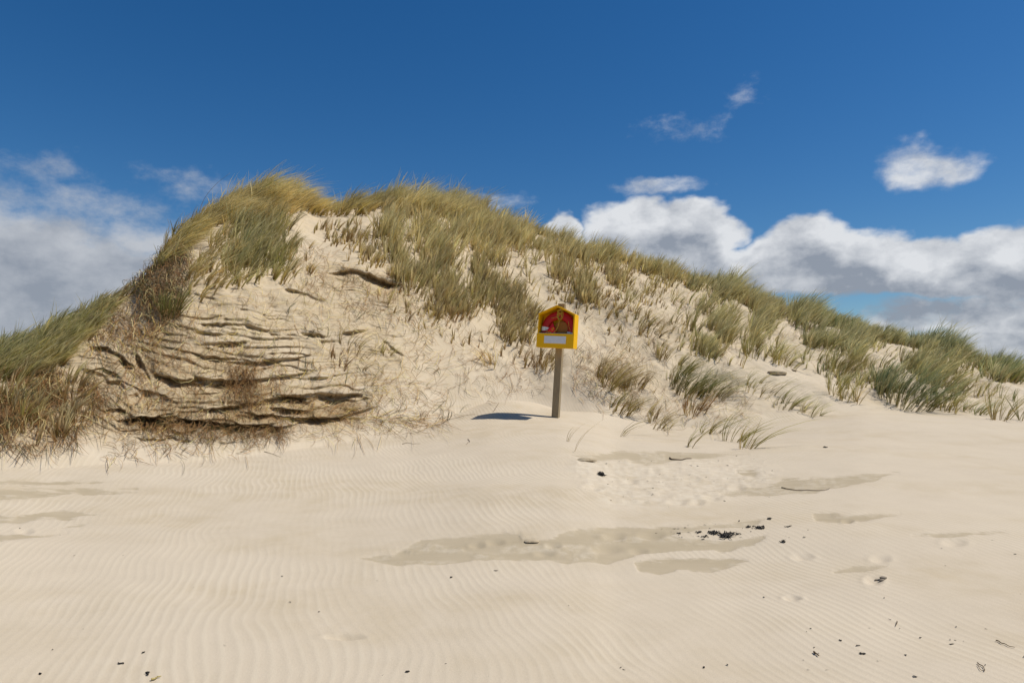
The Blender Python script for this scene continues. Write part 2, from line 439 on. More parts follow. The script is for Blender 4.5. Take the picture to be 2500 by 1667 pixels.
A_ALL = dict(damp=damp, rough=rough, ero=ero, stain=stain, dune=duneA, ripple=ripple)
def sub_terrain(name, r0, r1):
    q = quads[:, r0:r1].reshape(-1, 4)
    remap = idx[:, r0:r1+1].ravel()
    inv = np.full(NC*NR, -1, np.int32); inv[remap] = np.arange(len(remap), dtype=np.int32)
    extra = []
    o = np_mesh(name, flat[remap], inv[q], M_SAND)
    for k_, A in A_ALL.items(): flt_attr(o.data, k_, A.reshape(-1)[remap])
    o.data.normals_split_custom_set_from_vertices(vnrm[remap].astype(np.float32))
    return tag(o, kind='structure')
bc = sub_terrain('beach', 0, ROW_TOE)
tag(bc, 'flat pale beach sand with wind ripples and damp patches')
dn = sub_terrain('sand_dune', ROW_TOE, NR-1)
tag(dn, 'steep eroded sand dune with layered ledges')

# ------------------------------------------------------------------ grass
PAL = {
 'straw': ((.84, .69, .32), .9), 'gold': ((.66, .48, .13), .9), 'olive': ((.48, .38, .10), .9), 'green': ((.27, .275, .065), .9),
 'blue':  ((.15, .255, .12), .9), 'brown': ((.30, .18, .08), .9), 'pale': ((.80, .73, .36), .9), 'dark': ((.075, .08, .028), .9), 'rust': ((.40, .22, .08), .9),
}
def pick(pal, n):
    names = list(pal); w = np.array([pal[k_] for k_ in names], float); w /= w.sum()
    ii = rng.choice(len(names), n, p=w); C = np.array([PAL[k_][0] for k_ in names])[ii]
    return C*np.where(rng.random((n, 1)) < .15, .45, 1.)*rng.uniform(.75, 1.3, (n, 1))*rng.uniform(.94, 1.06, (n, 3))
class Blades:
    LV = 6
    def __init__(s): s.V = []; s.C = []; s.n = 0
    def add(s, base, length, lean, wind, width, cols, dead=.35):
        """base (n,3); length (n); lean (n,2) initial tilt; wind (n,3) bend added as t^2"""
        n = len(base)
        if not n: return
        t_ = np.linspace(0, 1, s.LV)[None, :, None]
        d0 = np.concatenate([lean, np.ones((n, 1))], 1); d0 /= np.linalg.norm(d0, axis=1, keepdims=True)
        L_ = length[:, None, None]
        ctr = base[:, None]+L_*(d0[:, None]*t_+wind[:, None]*t_**2.1)
        # keep arc length near L
        ctr[..., 2] -= (L_*np.abs(wind[:, None, 0:1])*.22*t_**2.6)[..., 0]
        a_ = rng.uniform(-1.1, 1.1, n)
        sd_ = np.stack([np.cos(a_), np.sin(a_), rng.uniform(-.2, .2, n)], 1)[:, None]
        w_ = width[:, None, None]*np.array([.75, 1, 1, .85, .6, .12])[None, :, None]*.5
        v_ = np.stack([ctr-sd_*w_, ctr+sd_*w_], 2)          # n,LV,2,3
        s.V.append(v_.reshape(-1, 3))
        br = pick({'brown': 2, 'rust': 1, 'gold': 1}, n)
        br = br*.7
        tc = np.array([1, .85, .4, .1, 0, 0])[None, :, None]*dead*2
        tc = np.clip(tc*rng.uniform(.2, 1.3, (n, 1, 1)), 0, 1)
        c_ = cols[:, None]*(1-tc)+br[:, None]*tc
        tipdry = TIP*np.array([0, .05, .2, .45, .75, .9])[None, :, None]*rng.uniform(0, 1, (n, 1, 1))
        c_ = c_*(1-tipdry)+np.array([.84, .73, .40])*tipdry
        s.C.append(np.repeat(c_[:, :, None], 2, 2).reshape(-1, 3)); s.n += n
    def build(s, name, m_=None):
        V_ = np.concatenate(s.V); C_ = np.concatenate(s.C)
        base = (np.arange(s.n)*s.LV*2)[:, None]; l = np.arange(s.LV-1)[None]*2
        a_ = base+l
        f_ = np.stack([a_, a_+1, a_+3, a_+2], -1).reshape(-1, 4)
        o = np_mesh(name, V_, f_, m_ or M_GRASS)
        col_attr(o.data, 'tint', C_)
        return o
WX, WY = .58, .10
def tuft(bl, x, y, rad, nb, hgt, pal, wind=1., splay=.28, width=.0052, dead=.35, up=0., sink=.02):
    nb = max(2, int(nb*DENS)); ns = max(1, nb//5)
    bi = rng.integers(0, ns, nb)
    a_ = rng.uniform(0, 2*math.pi, ns); q = np.sqrt(rng.uniform(0, 1, ns))*rad
    ox, oy = (np.cos(a_)*q)[bi]+rng.normal(0, .009, nb), (np.sin(a_)*q)[bi]+rng.normal(0, .012, nb)
    g_ = ground(x+ox, y+oy); g_[:, 2] -= sink
    L_ = hgt*(rng.beta(3.2, 1.8, ns)[bi]*.75+rng.beta(3, 2, nb)*.45)*1.1
    lb_ = rng.normal(0, .15, (ns, 2))[bi]; wb = rng.uniform(.3, 1.2, ns)[bi]
    lean = np.stack([ox/rad*splay+lb_[:, 0]+rng.normal(0, .06, nb)+.26*wind, oy/rad*splay+lb_[:, 1]+rng.normal(0, .06, nb)], 1)
    gust = wind*wb*rng.uniform(.8, 1.2, nb)
    wv = np.stack([WX*gust, WY*gust+rng.normal(0, .10, nb), rng.normal(-.12+up, .07, nb)], 1)
    wv *= np.where(rng.random(nb) < .02, -.2, 1.)[:, None]
    cb = pick(pal, ns)[bi]*.75+pick(pal, nb)*.25; cb = (cb*.72+pick(pal, 1)*.28)*rng.uniform(.70, 1.35)
    bl.add(g_, L_, lean, wv, width*WID*np.where(rng.random(nb) < .28, 2.3, 1.)*rng.uniform(.7, 1.3, nb), cb*rng.uniform(.8, 1.2, (nb, 1)), dead)
DENS, WID, TIP = .85, 1.75, 1.05

def in_poly(n, poly):
    pa = np.array(poly, float); out = []
    while len(out) < n:
        q = rng.uniform(pa.min(0), pa.max(0), (n*3, 2))
        out += list(q[poly_sd(q[:, 0], q[:, 1], poly) < 0])
    return np.array(out[:n])
def fill(bl, poly, n, nb, hgt, pal, rad=.16, clumpy=0., **kw):
    q = in_poly(n, poly)
    if clumpy:
        kq = fbm(q[:, 0]*.022, q[:, 1]*.035, 91, 2)*1.6
        q = q[kq > clumpy-1]
    p_, _ = at(q[:, 0], q[:, 1])
    for i in range(len(q)):
        tuft(bl, p_[i, 0], p_[i, 1], rad*rng.uniform(.6, 1.4), int(nb*rng.uniform(.5, 1.5)), hgt*rng.uniform(.7, 1.2), pal, **kw)
def crest(bl, u0, u1, n, nb, hgt, pal, r0=-.8, r1=2.2, rad=.2, hvar=None, **kw):
    n = int(n*1.15); u_ = rng.uniform(u0, u1, n); az = np.arctan2(u_-1250, F); C = prof(az)[2]
    r_ = C+rng.uniform(r0, r1, n)
    rag = .82+.34*fbm(u_*.03, r_*.8, 95, 3)*2
    for i in range(n):
        h = rag[i]*hgt*rng.uniform(.7, 1.2)*(1 if hvar is None else np.interp(u_[i], hvar[0], hvar[1]))
        tuft(bl, r_[i]*math.sin(az[i]), r_[i]*math.cos(az[i]), rad, int(nb*rng.uniform(.5, 1.5)), h, pal, **kw)

GOLD = {'gold': 4, 'straw': 4.5, 'olive': 3, 'green': 1}
MIX = {'straw': 6, 'pale': 5, 'olive': 2.6, 'dark': .5, 'green': 1.5, 'gold': 1.5, 'brown': .8}
BROWNISH = {'brown': 3, 'rust': 1.5, 'olive': 2, 'gold': 2, 'straw': 2, 'dark': 1}
GREEN = {'green': 4, 'olive': 3, 'blue': 1.5, 'pale': 1, 'straw': 1}
BLUE = {'dark': 1, 'blue': 6, 'green': 2.5, 'pale': 2.2, 'olive': 1, 'straw': .6}
PALE = {'pale': 4, 'olive': 2, 'straw': 2, 'green': 1.5, 'blue': 1}

# 1: golden mane on the high left shoulder
b1 = Blades()
crest(b1, 395, 560, 150, 55, .80, {'olive': 4, 'gold': 4, 'straw': 1.5, 'green': 1.5, 'brown': 1.5}, r0=-1.1, r1=1.0, wind=1.25, hvar=([395, 450, 560], [.6, .8, 1.0]))
crest(b1, 540, 770, 190, 62, .98, GOLD, r0=-1.0, r1=1.8, wind=1.15, hvar=([540, 640, 760], [.92, .97, .9]))
crest(b1, 740, 830, 40, 35, .6, GOLD, r0=-.5, r1=2, wind=1.)
fill(b1, [(440,560),(520,515),(640,500),(720,510),(700,540),(600,545),(500,555),(450,590)], 60, 45, .6, {'gold': 3, 'olive': 3, 'straw': 2, 'brown': 1}, wind=1.1)
o = b1.build('marram_grass'); tag(o, 'golden wind-combed grass along the high left dune top', 'grass', kind='stuff')
# 2: dark green clump hanging below it
b2 = Blades()
fill(b2, [(560,560),(640,540),(700,560),(705,620),(680,690),(620,700),(560,690),(540,640)], 95, 42, .66, {'green': 4, 'olive': 3, 'dark': 1.5, 'pale': 1.5, 'brown': 1}, wind=.55, rad=.2)
fill(b2, [(480,640),(560,560),(570,700),(500,720),(450,720)], 42, 26, .55, {'gold': 3, 'straw': 3, 'olive': 2, 'brown': 2}, wind=.9, rad=.2)
fill(b2, [(690,590),(760,610),(770,660),(700,690)], 12, 18, .4, BROWNISH, wind=.5)
o = b2.build('marram_grass'); tag(o, 'dark green grass clump hanging below the left dune top', 'grass', kind='stuff')
# 3: green grass on the low left shoulder
b3 = Blades()
crest(b3, -300, 250, 240, 50, .58, {'green': 5, 'olive': 3, 'pale': 1.2, 'straw': .8, 'blue': 1}, r0=-1.0, r1=1.2, wind=.8, hvar=([-300, 60, 190, 250], [1, 1, 1, .7]))
crest(b3, 180, 420, 60, 22, .55, {'olive': 3, 'brown': 3, 'green': 2, 'dark': 1}, r0=-.5, r1=.7, wind=1.15)
fill(b3, [(0,890),(90,840),(200,790),(210,850),(140,890),(60,930),(0,940)], 90, 34, .46, {'green': 4, 'olive': 3, 'straw': 1, 'brown': 1}, wind=1.0)
fill(b3, [(0,950),(120,900),(200,930),(190,1020),(80,1060),(0,1060)], 60, 16, .42, {'brown': 3, 'rust': 2, 'olive': 2, 'green': 1}, wind=.5, rad=.1)
fill(b3, [(100,1020),(200,1000),(180,1080),(60,1100)], 16, 14, .4, {'brown': 3, 'rust': 2, 'straw': 1}, wind=.1, rad=.08)
o = b3.build('marram_grass'); tag(o, 'green grass sweeping down the low left end of the dune', 'grass', kind='stuff')
# 4: central mass
b4 = Blades()
CM = {'straw': 6, 'pale': 4.5, 'olive': 2.4, 'green': 1.2, 'gold': 1.8, 'brown': 1.5, 'dark': .6}
crest(b4, 800, 960, 80, 50, .85, {'olive': 4, 'gold': 3, 'green': 2, 'straw': 1, 'brown': 1}, r0=-1.2, r1=1.6, wind=1.0, hvar=([800, 840, 960], [.7, .9, .95]))
crest(b4, 940, 1170, 170, 60, 1.0, CM, r0=-1.4, r1=1.8, wind=.85, hvar=([940, 1050, 1170], [1, 1.08, .95]))
crest(b4, 1160, 1390, 130, 52, .78, MIX, r0=-1.2, r1=1.4, wind=.55)
fill(b4, [(930,520),(1100,500),(1200,530),(1330,590),(1300,660),(1180,640),(1060,640),(960,640),(920,580)], 380, 42, .80, CM, wind=.4, rad=.17, clumpy=1.1)
fill(b4, [(950,640),(1180,640),(1290,660),(1250,720),(1150,760),(1060,755),(960,700)], 230, 38, .66, {'brown': 3, 'olive': 3, 'straw': 2.4, 'green': 1.5, 'dark': 1}, wind=.3, rad=.16, dead=.5, clumpy=.85)
fill(b4, [(1200,690),(1260,700),(1320,760),(1300,850),(1230,830),(1200,780)], 100, 34, .55, {'brown': 3, 'olive': 2, 'straw': 3, 'dark': 1}, wind=.5, dead=.5)
fill(b4, [(830,590),(900,570),(930,600),(920,650),(850,640)], 26, 26, .42, BROWNISH, wind=.4)
fill(b4, [(760,560),(880,540),(900,600),(780,600)], 30, 18, .4, BROWNISH, wind=.4)
fill(b4, [(1050,740),(1150,760),(1120,790),(1050,775)], 40, 30, .4, BROWNISH, wind=.3)
fill(b4, [(780,560),(900,540),(960,700),(1060,770),(1200,800),(1330,860),(1330,930),(1180,880),(1040,830),(900,720)], 110, 7, .42, {'brown': 3, 'straw': 2, 'rust': 1, 'olive': 1}, wind=.4, rad=.1)
fill(b4, [(930,560),(1330,620),(1300,760),(1000,740)], 120, 9, .6, CM, wind=.3, rad=.12)
o = b4.build('marram_grass'); tag(o, 'dense straw and olive grass covering the middle of the dune top', 'grass', kind='stuff')
# 5: right of centre crest
b5 = Blades()
crest(b5, 1390, 1680, 150, 55, .80, MIX, r0=-.7, r1=.9, wind=.5, hvar=([1390, 1460, 1560, 1650, 1680], [.9, 1, .85, .9, .6]))
fill(b5, [(1400,640),(1450,640),(1450,740),(1415,740)], 40, 40, .62, {'brown': 2, 'olive': 3, 'straw': 2, 'dark': 1}, wind=.25)
fill(b5, [(1330,640),(1400,640),(1390,690),(1340,680)], 34, 38, .6, {'brown': 2, 'olive': 3, 'straw': 2}, wind=.3)
fill(b5, [(1470,650),(1540,660),(1530,700),(1480,700)], 30, 36, .5, {'brown': 2, 'olive': 2, 'straw': 3}, wind=.4)
fill(b5, [(1590,680),(1660,660),(1640,700),(1590,700)], 18, 30, .4, MIX, wind=.6)
fill(b5, [(1440,700),(1640,700),(1650,760),(1520,770),(1440,760)], 30, 22, .38, BROWNISH, wind=.5)
fill(b5, [(1330,690),(1440,700),(1430,760),(1340,740)], 22, 20, .36, BROWNISH, wind=.4)
o = b5.build('marram_grass'); tag(o, 'pale yellow grass along the crest above and right of the yellow box', 'grass', kind='stuff')
# 6: big right clumps
b6 = Blades()
P6 = {'dark': 1.5, 'pale': 6.5, 'olive': 3, 'green': 2.5, 'straw': 2, 'blue': .6, 'brown': .6}
crest(b6, 1680, 1910, 130, 55, .95, P6, r0=-1., r1=1.0, wind=.8, hvar=([1680, 1800, 1910], [.9, 1, .7]))
fill(b6, [(1640,740),(1700,700),(1800,720),(1870,760),(1900,810),(1840,860),(1740,840),(1660,800)], 330, 36, .80, P6, wind=.8, rad=.17, clumpy=1.05)
fill(b6, [(1700,830),(1760,850),(1750,880),(1700,870)], 40, 24, .5, P6, wind=.6)
fill(b6, [(1400,640),(1640,680),(1700,860),(1500,860),(1380,760)], 100, 7, .4, {'brown': 3, 'straw': 2, 'olive': 2, 'rust': 1}, wind=.5, rad=.1)
fill(b6, [(1640,700),(1900,780),(1920,880),(1780,900),(1640,860)], 90, 9, .55, P6, wind=.8, rad=.12)
o = b6.build('marram_grass'); tag(o, 'broad grey green grass clumps on the shoulder right of the box', 'grass', kind='stuff')
b7 = Blades()
P7 = {'dark': 1.5, 'green': 3, 'blue': 2.5, 'pale': 5, 'olive': 2, 'straw': 1}
crest(b7, 1930, 2190, 160, 55, .95, P7, r0=-1., r1=1.0, wind=.85, hvar=([1930, 1960, 2000, 2060, 2130, 2190], [.8, 1.1, .85, .85, .6, .7]))
crest(b7, 2180, 2420, 115, 46, .82, BLUE, r0=-1., r1=1.0, wind=.9, hvar=([2180, 2300, 2420], [.7, 1.15, .6]))
fill(b7, [(1925,790),(2000,770),(2100,820),(2090,880),(2060,910),(2000,860),(1940,840)], 240, 34, .76, P7, wind=.85, rad=.17, clumpy=1.05)
fill(b7, [(2090,830),(2200,840),(2190,880),(2110,900),(2080,880)], 100, 30, .55, P7, wind=.7, clumpy=.8)
fill(b7, [(2210,860),(2340,860),(2360,900),(2330,940),(2230,940),(2200,890)], 150, 30, .72, {'olive': 3, 'green': 3, 'blue': 2, 'brown': 1, 'pale': 2}, wind=.9, clumpy=.9)
fill(b7, [(2110,930),(2180,900),(2190,960),(2130,970)], 60, 16, .45, P7, wind=.7)
fill(b7, [(1930,860),(2060,900),(2120,960),(2050,950),(1960,900)], 30, 14, .4, P7, wind=.7)
fill(b7, [(2260,960),(2330,950),(2340,990),(2270,1000)], 26, 14, .45, P7, wind=.8)
crest(b7, 2410, 2760, 90, 44, .8, {'pale': 4, 'blue': 3, 'green': 3, 'olive': 1}, r0=-1., r1=1.4, wind=.8, hvar=([2410, 2500, 2760], [.9, 1.2, 1.1]))
crest(b7, 2760, 3600, 140, 44, .8, P7, r0=-1., r1=1.4, wind=.8)
fill(b7, [(1920,800),(2440,900),(2480,980),(2200,960),(1980,930)], 190, 8, .5, P7, wind=.8, rad=.12)
fill(b7, [(2390,890),(2440,880),(2500,900),(2600,960),(2480,940),(2400,930)], 80, 40, .6, BLUE, wind=.85)
o = b7.build('marram_grass'); tag(o, 'blue green grass clumps along the falling right end of the dune', 'grass', kind='stuff')

# individual tufts one can point at: (u, v, radius, blades, height, palette, wind, label)
DENS, WID, TIP = .95, 1.0, .15
TUFTS = [
 (1582,811,.30,170,.50,{'brown':2,'rust':1,'olive':2,'green':2,'pale':1},.9,'low wide tuft with brown bases on bare sand up right of the yellow box'),
 (1617,877,.12,70,.55,{'rust':2,'olive':2,'green':2,'straw':1},.5,'small upright rusty tuft below the low wide brown tuft'),
 (1490,942,.24,260,.85,{'brown':3,'olive':3,'straw':2,'dark':1},1.0,'large brown tuft leaning right just right of the post'),
 (1545,950,.16,70,.5,{'brown':3,'rust':1,'olive':1},.4,'drooping brown tuft at the foot of the large leaning brown tuft'),
 (1665,906,.14,100,.65,{'green':3,'olive':2,'pale':1},.7,'slim green tuft above the wide dark windswept tuft'),
 (1645,935,.14,60,.5,{'green':2,'brown':2,'olive':1},.6,'short green and brown tuft left of the wide dark windswept tuft'),
 (1675,962,.26,260,.85,{'green':4,'dark':2,'blue':1,'pale':1.5},1.15,'wide dark green windswept tuft in the middle of the lower tufts'),
 (1735,968,.24,150,.78,{'green':4,'dark':2,'blue':1,'pale':1.5},1.3,'long bladed green tuft leaning far right beside the wide dark one'),
 (1511,1003,.22,130,.50,{'olive':2,'green':2,'brown':2,'straw':1},.9,'mixed green and brown tuft at the sand edge below the large brown tuft'),
 (1598,1024,.18,70,.42,{'olive':2,'brown':2,'straw':2},.9,'thin tuft of few blades between two lower brown tufts'),
 (1690,1010,.20,110,.46,{'rust':3,'brown':2,'olive':1},.5,'reddish brown dead tuft under the wide dark green tuft'),
 (1609,1052,.14,34,.5,{'olive':2,'green':2,'straw':1},1.1,'sparse arching tuft on smooth sand below the thin tuft'),
 (1727,1060,.16,46,.55,{'green':3,'olive':2},1.15,'sparse green tuft arching right above the front row of blades'),
 (1785,1080,.14,40,.55,{'green':3,'olive':2},1.1,'open green tuft in the lowest row left of the last one'),
 (1818,1094,.12,40,.6,{'green':3,'olive':3},1.0,'lowest rightmost green tuft of the group above the trampled sand'),
 (1681,1095,.08,14,.62,{'green':3,'olive':2},1.1,'few tall blades standing alone above the trampled sand'),
 (1520,1068,.08,12,.62,{'olive':2,'dark':1},1.6,'few nearly flattened blades on smooth sand right of the post'),
 (1385,1080,.03,5,.42,{'olive':2,'dark':1},1.0,'tiny pair of blades on smooth sand just below the post'),
 (1401,1101,.02,3,.62,{'olive':2,'dark':1},1.1,'single bent blade below the tiny pair near the post'),
 (1850,955,.28,80,.55,{'olive':3,'green':2,'brown':1},1.25,'loose arching tuft beside the small sand ledge on the right slope'),
 (1922,996,.26,100,.50,{'green':4,'dark':1,'pale':1},1.3,'low flattened green tuft right of the loose arching tuft'),
 (1962,1011,.06,18,.55,{'green':3,'pale':1},.8,'left one of three small upright green sprigs at the dune foot'),
 (1978,1020,.05,14,.55,{'green':3,'pale':1},.7,'middle one of three small upright green sprigs at the dune foot'),
 (1994,1015,.05,12,.42,{'green':3,'olive':1},1.1,'right one of three small upright green sprigs at the dune foot'),
 (1843,873,.22,80,.6,{'rust':2,'olive':2,'green':2,'pale':1},.5,'upright tuft with rusty stems under the broad grey green clumps'),
 (1907,886,.26,190,.72,{'green':3,'olive':2,'pale':2},.9,'rounded green tuft standing clear between two broad clumps'),
 (2054,908,.30,260,.68,{'green':3,'olive':2,'pale':2,'brown':1},.9,'dense rounded tuft at the lower edge of the right clumps'),
 (2032,961,.12,50,.75,{'green':3,'pale':1,'straw':1},.45,'tall upright sprig on bare sand below the dense rounded tuft'),
 (2062,980,.10,36,.66,{'olive':2,'straw':2,'green':1},.7,'yellowish fan shaped sprig right of the tall upright sprig'),
 (2086,985,.08,34,.8,{'olive':2,'straw':2,'green':1},.5,'tall thin yellowish sprig with upright blades near the big dark tuft'),
 (2200,984,.46,480,1.0,{'green':3,'blue':2.5,'dark':1.5,'pale':1.5},1.0,'biggest dark blue green tuft at the foot of the right slope'),
 (2300,945,.40,300,.7,{'brown':2,'olive':3,'green':2,'straw':1},1.1,'wide tuft with brown base behind the biggest dark tuft'),
 (2330,1005,.34,90,.50,{'green':3,'olive':3},1.15,'low spreading green tuft right of the biggest dark tuft'),
 (2380,1014,.22,80,.46,{'green':4,'blue':1},1.1,'small low green tuft between spreading tuft and tall sprig'),
 (2432,1028,.12,50,.9,{'olive':3,'green':2,'straw':1},.75,'tall yellow green sprig in front at the right dune foot'),
 (2456,1024,.05,10,.8,{'olive':3,'green':2},1.3,'two slanting blades right of the tall yellow green sprig'),
 (2490,1028,.09,24,.8,{'olive':3,'green':3},.4,'upright green sprig at the right edge of the photograph'),
 (2445,930,.30,330,.8,{'blue':3,'green':3,'pale':1,'gold':1},.6,'tall blue green tuft with yellow base near the right edge'),
 (2398,902,.16,120,.6,{'brown':2,'olive':2,'green':2},.6,'brown based tuft left of the tall blue green tuft'),
 (2392,970,.16,34,.5,{'olive':3,'brown':1,'green':1},1.2,'thin straggling tuft on the bare slope above the low green tuft'),
 (1534,735,.14,90,.52,{'pale':2,'olive':2,'straw':1},.5,'slim pale tuft on sand between crest grass and low wide tuft'),
 (1474,752,.20,80,.42,{'brown':3,'olive':1,'straw':1},.4,'short dry brown tuft above the right roof corner of the box'),
 (1588,716,.18,90,.40,{'brown':3,'straw':1,'olive':1},.5,'short brown tuft below the pale crest grass'),
 (410,772,.12,150,.5,{'dark':2,'green':3,'brown':1},.15,'dark green tuft hanging at the bend of the left ridge'),
 (865,870,.22,60,.42,{'rust':1,'olive':2,'straw':2},.9,'small dry tuft in the middle of the bare left face'),
 (940,868,.08,24,.35,{'olive':2,'straw':1},.5,'tiny green sprig right of the dry tuft on the bare face'),
 (830,893,.12,44,.30,{'brown':3,'rust':2},.3,'little brown root tuft on the bare left face'),
 (1195,885,.16,44,.42,{'brown':2,'rust':1,'straw':1},-.6,'dry tuft leaning left on bare sand left of the box'),
 (1330,893,.20,130,.52,{'brown':3,'olive':2,'green':1},.5,'brown and green tuft just left of the post under the box'),
]
for (u_, v_, rad, nb, h, pal, wd, lab) in TUFTS:
    bl = Blades(); p_, _ = at(u_, v_); p_ = p_[0]
    tuft(bl, p_[0], p_[1], rad*1.35, int(nb*1.3), h*1.28, pal, wind=wd*1.35, splay=.5, width=.0058, dead=.35)
    o = bl.build('grass_tuft')
    vv = np.empty(len(o.data.vertices)*3, np.float32); o.data.vertices.foreach_get('co', vv)
    vv = vv.reshape(-1, 3)-p_.astype(np.float32); o.data.vertices.foreach_set('co', vv.ravel()); o.data.update()
    o.location = p_
    tag(o, lab, 'grass tuft', 'single grass tufts standing on the bare sand')

def stalk(u_, v_, off, lab, rad=.006, c=(.20, .15, .09)):
    p_, _ = at(u_, v_); p_ = p_[0]; k_ = np.hypot(p_[0], p_[1])/F
    q = np.array(off, float); t_ = np.linspace(0, len(q)-1, 16)
    xs = np.interp(t_, range(len(q)), q[:, 0])*k_; zs_ = -np.interp(t_, range(len(q)), q[:, 1])*k_
    for _i in range(2): xs[1:-1] = (xs[:-2]+2*xs[1:-1]+xs[2:])/4; zs_[1:-1] = (zs_[:-2]+2*zs_[1:-1]+zs_[2:])/4
    bm_ = bmesh.new(); tube_bm(bm_, [(xs[i], .04*i*k_*10, zs_[i]) for i in range(16)], [rad*(1.15-.8*i/15) for i in range(16)], 6)
    o_ = bm_obj('grass_stalk', bm_, simple('stalk_straw', c, .7), smooth=True); o_.location = p_.tolist()
    tag(o_, lab, 'grass stalk')
STALKS = [(478,545,[(0,12),(-2,-30),(10,-62),(34,-92),(64,-116)],'tall dark stalk arching above the left dune shoulder'),
 (482,548,[(0,12),(0,-22),(10,-42),(30,-62)],'short pale stalk at the foot of the tall arching stalk',.006,(.75,.72,.6)),
 (404,596,[(0,10),(-4,-26),(-2,-52),(-8,-64)],'thin upright stalk on the steep left skyline'),
 (34,870,[(0,14),(-6,-30),(-5,-62)],'lone curved stalk near the left edge above the green grass')]

# ------------------------------------------------------------------ dead strands, roots and stems lying on the face
class Strands:
    def __init__(s): s.P = {}; 
    def add(s, pts, rad, col):
        """pts (n,K,3)"""
        s.P.setdefault(pts.shape[1], []).append((pts, rad, col))
    def build(s, name, m_=M_DRY):
        VV, FF, CC = [], [], []; off = 0
        for K, lst in s.P.items():
            pts = np.concatenate([a_[0] for a_ in lst]); rad = np.concatenate([a_[1] for a_ in lst]); col = np.concatenate([a_[2] for a_ in lst])
            n = len(pts); tan = np.gradient(pts, axis=1); tan /= np.linalg.norm(tan, axis=2, keepdims=True)+1e-9
            ref = np.array([.13, -.6, .79]); s1_ = np.cross(tan, ref); s1_ /= np.linalg.norm(s1_, axis=2, keepdims=True)+1e-9
            s2_ = np.cross(tan, s1_)
            pr = (np.array([1]*(K-2)+[.7, .25])[None, :, None])*rad[:, None, None]
            ring = [pts+pr*(math.cos(a_)*s1_+math.sin(a_)*s2_) for a_ in (0, 2.094, 4.189)]
            v_ = np.stack(ring, 2)
            VV.append(v_.reshape(-1, 3)); CC.append(np.repeat(col, K*3, 0))
            b_ = off+(np.arange(n)*K*3)[:, None, None]+(np.arange(K-1)*3)[None, :, None]
            j = np.arange(3)[None, None]; j2 = (j+1) % 3
            FF.append(np.stack([b_+j, b_+j2, b_+3+j2, b_+3+j], -1).reshape(-1, 4)); off += n*K*3
        o = np_mesh(name, np.concatenate(VV), np.concatenate(FF), m_)
        col_attr(o.data, 'tint', np.concatenate(CC)); return o
def lay(st, poly, n, len_px, pal, rad=.0028, lift=.05, ang=0., angs=1.2, K=8, curl=.5, sag=0., clump=None):
    q = in_poly(n, poly)
    if clump is not None: q = q[fbm(q[:, 0]*.02, q[:, 1]*.02, 33, 3)*1.5 > clump]; n = len(q)
    L_ = len_px*rng.uniform(.35, 1.5, n)
    a_ = ang+rng.normal(0, angs, n); cv = rng.normal(0, curl, n)
    s_ = np.linspace(0, 1, K)
    th = a_[:, None]+cv[:, None]*s_*2+rng.normal(0, .18, (n, K)).cumsum(1)
    du = np.cumsum(np.cos(th), 1)*L_[:, None]/K; dv = np.cumsum(np.sin(th), 1)*L_[:, None]/K
    us = q[:, :1]+du; vs = q[:, 1:]+dv
    # path laid on the surface in grid space
    ci, ri = hit(us.ravel(), np.minimum(vs.ravel(), 1200))
    p_ = samp(P, ci, ri).reshape(n, K, 3); nn = samp(VN, ci, ri).reshape(n, K, 3)
    h = lift*rng.uniform(0, 1, n)[:, None]*np.sin(s_*math.pi*rng.uniform(.6, 1.3, (n, 1)))+.004
    # no sudden jumps in depth
    dep = np.linalg.norm(p_[:, :, :2], axis=2); med = np.median(dep, 1, keepdims=True)
    ok = (np.abs(np.diff(dep, axis=1)).max(1) < .55)
    p_ = p_+nn*np.abs(h)[..., None]+np.array([0, -.01, .012])
    p_ = p_[ok]
    p_[:, 1:-1] = .25*p_[:, :-2]+.5*p_[:, 1:-1]+.25*p_[:, 2:]
    st.add(p_, rad*rng.uniform(.6, 1.4, len(p_)), pick(pal, len(p_)))
RT = {'brown': 4, 'rust': 4, 'gold': .7, 'straw': .9, 'dark': 1}
DRYP = {'straw': 1, 'gold': 1, 'brown': 4, 'rust': 3, 'dark': 1}
s1_ = Strands()
lay(s1_, [(-40,930),(120,890),(220,890),(260,960),(220,1030),(150,1080),(60,1085),(-40,1080)], 3000, 60, {'brown': 4, 'rust': 4, 'gold': .5, 'straw': .7, 'dark': 2}, rad=.0024, lift=.12, ang=1.45, angs=.6, curl=.7, clump=-.12)
lay(s1_, [(-40,940),(130,900),(210,930),(200,1010),(100,1050),(-40,1050)], 600, 78, {'straw': 1.5, 'rust': 3, 'brown': 1}, rad=.0022, lift=.16, ang=1.5, angs=.5, curl=.9, clump=-.2)
lay(s1_, [(320,680),(420,570),(460,600),(440,700),(430,790),(390,760),(340,730)], 1300, 38, {'brown': 4, 'dark': 2, 'rust': 1, 'straw': 1}, rad=.003, lift=.2, ang=1.3, angs=.7)
lay(s1_, [(200,760),(340,700),(400,770),(380,860),(250,850),(180,830)], 700, 45, RT, rad=.003, lift=.1)
o = s1_.build('dead_grass'); tag(o, 'tangled brown dead stems and roots on the left flank of the dune', 'dead grass', kind='stuff')
s2 = Strands()
lay(s2, [(200,840),(430,780),(560,840),(640,880),(740,970),(700,1060),(420,1070),(260,1060),(190,960)], 1500, 50, RT, rad=.0026, lift=.08, ang=.3, angs=.9)
lay(s2, [(290,1020),(440,1018),(560,1035),(700,1055),(690,1080),(520,1075),(340,1055)], 900, 36, {'brown': 4, 'rust': 2, 'dark': 1}, rad=.0024, lift=.14, ang=.2, angs=.6)
lay(s2, [(560,890),(625,900),(620,960),(640,990),(590,980),(545,940)], 420, 34, {'rust': 3, 'brown': 3}, rad=.0026, lift=.16, ang=1.1, angs=.8)
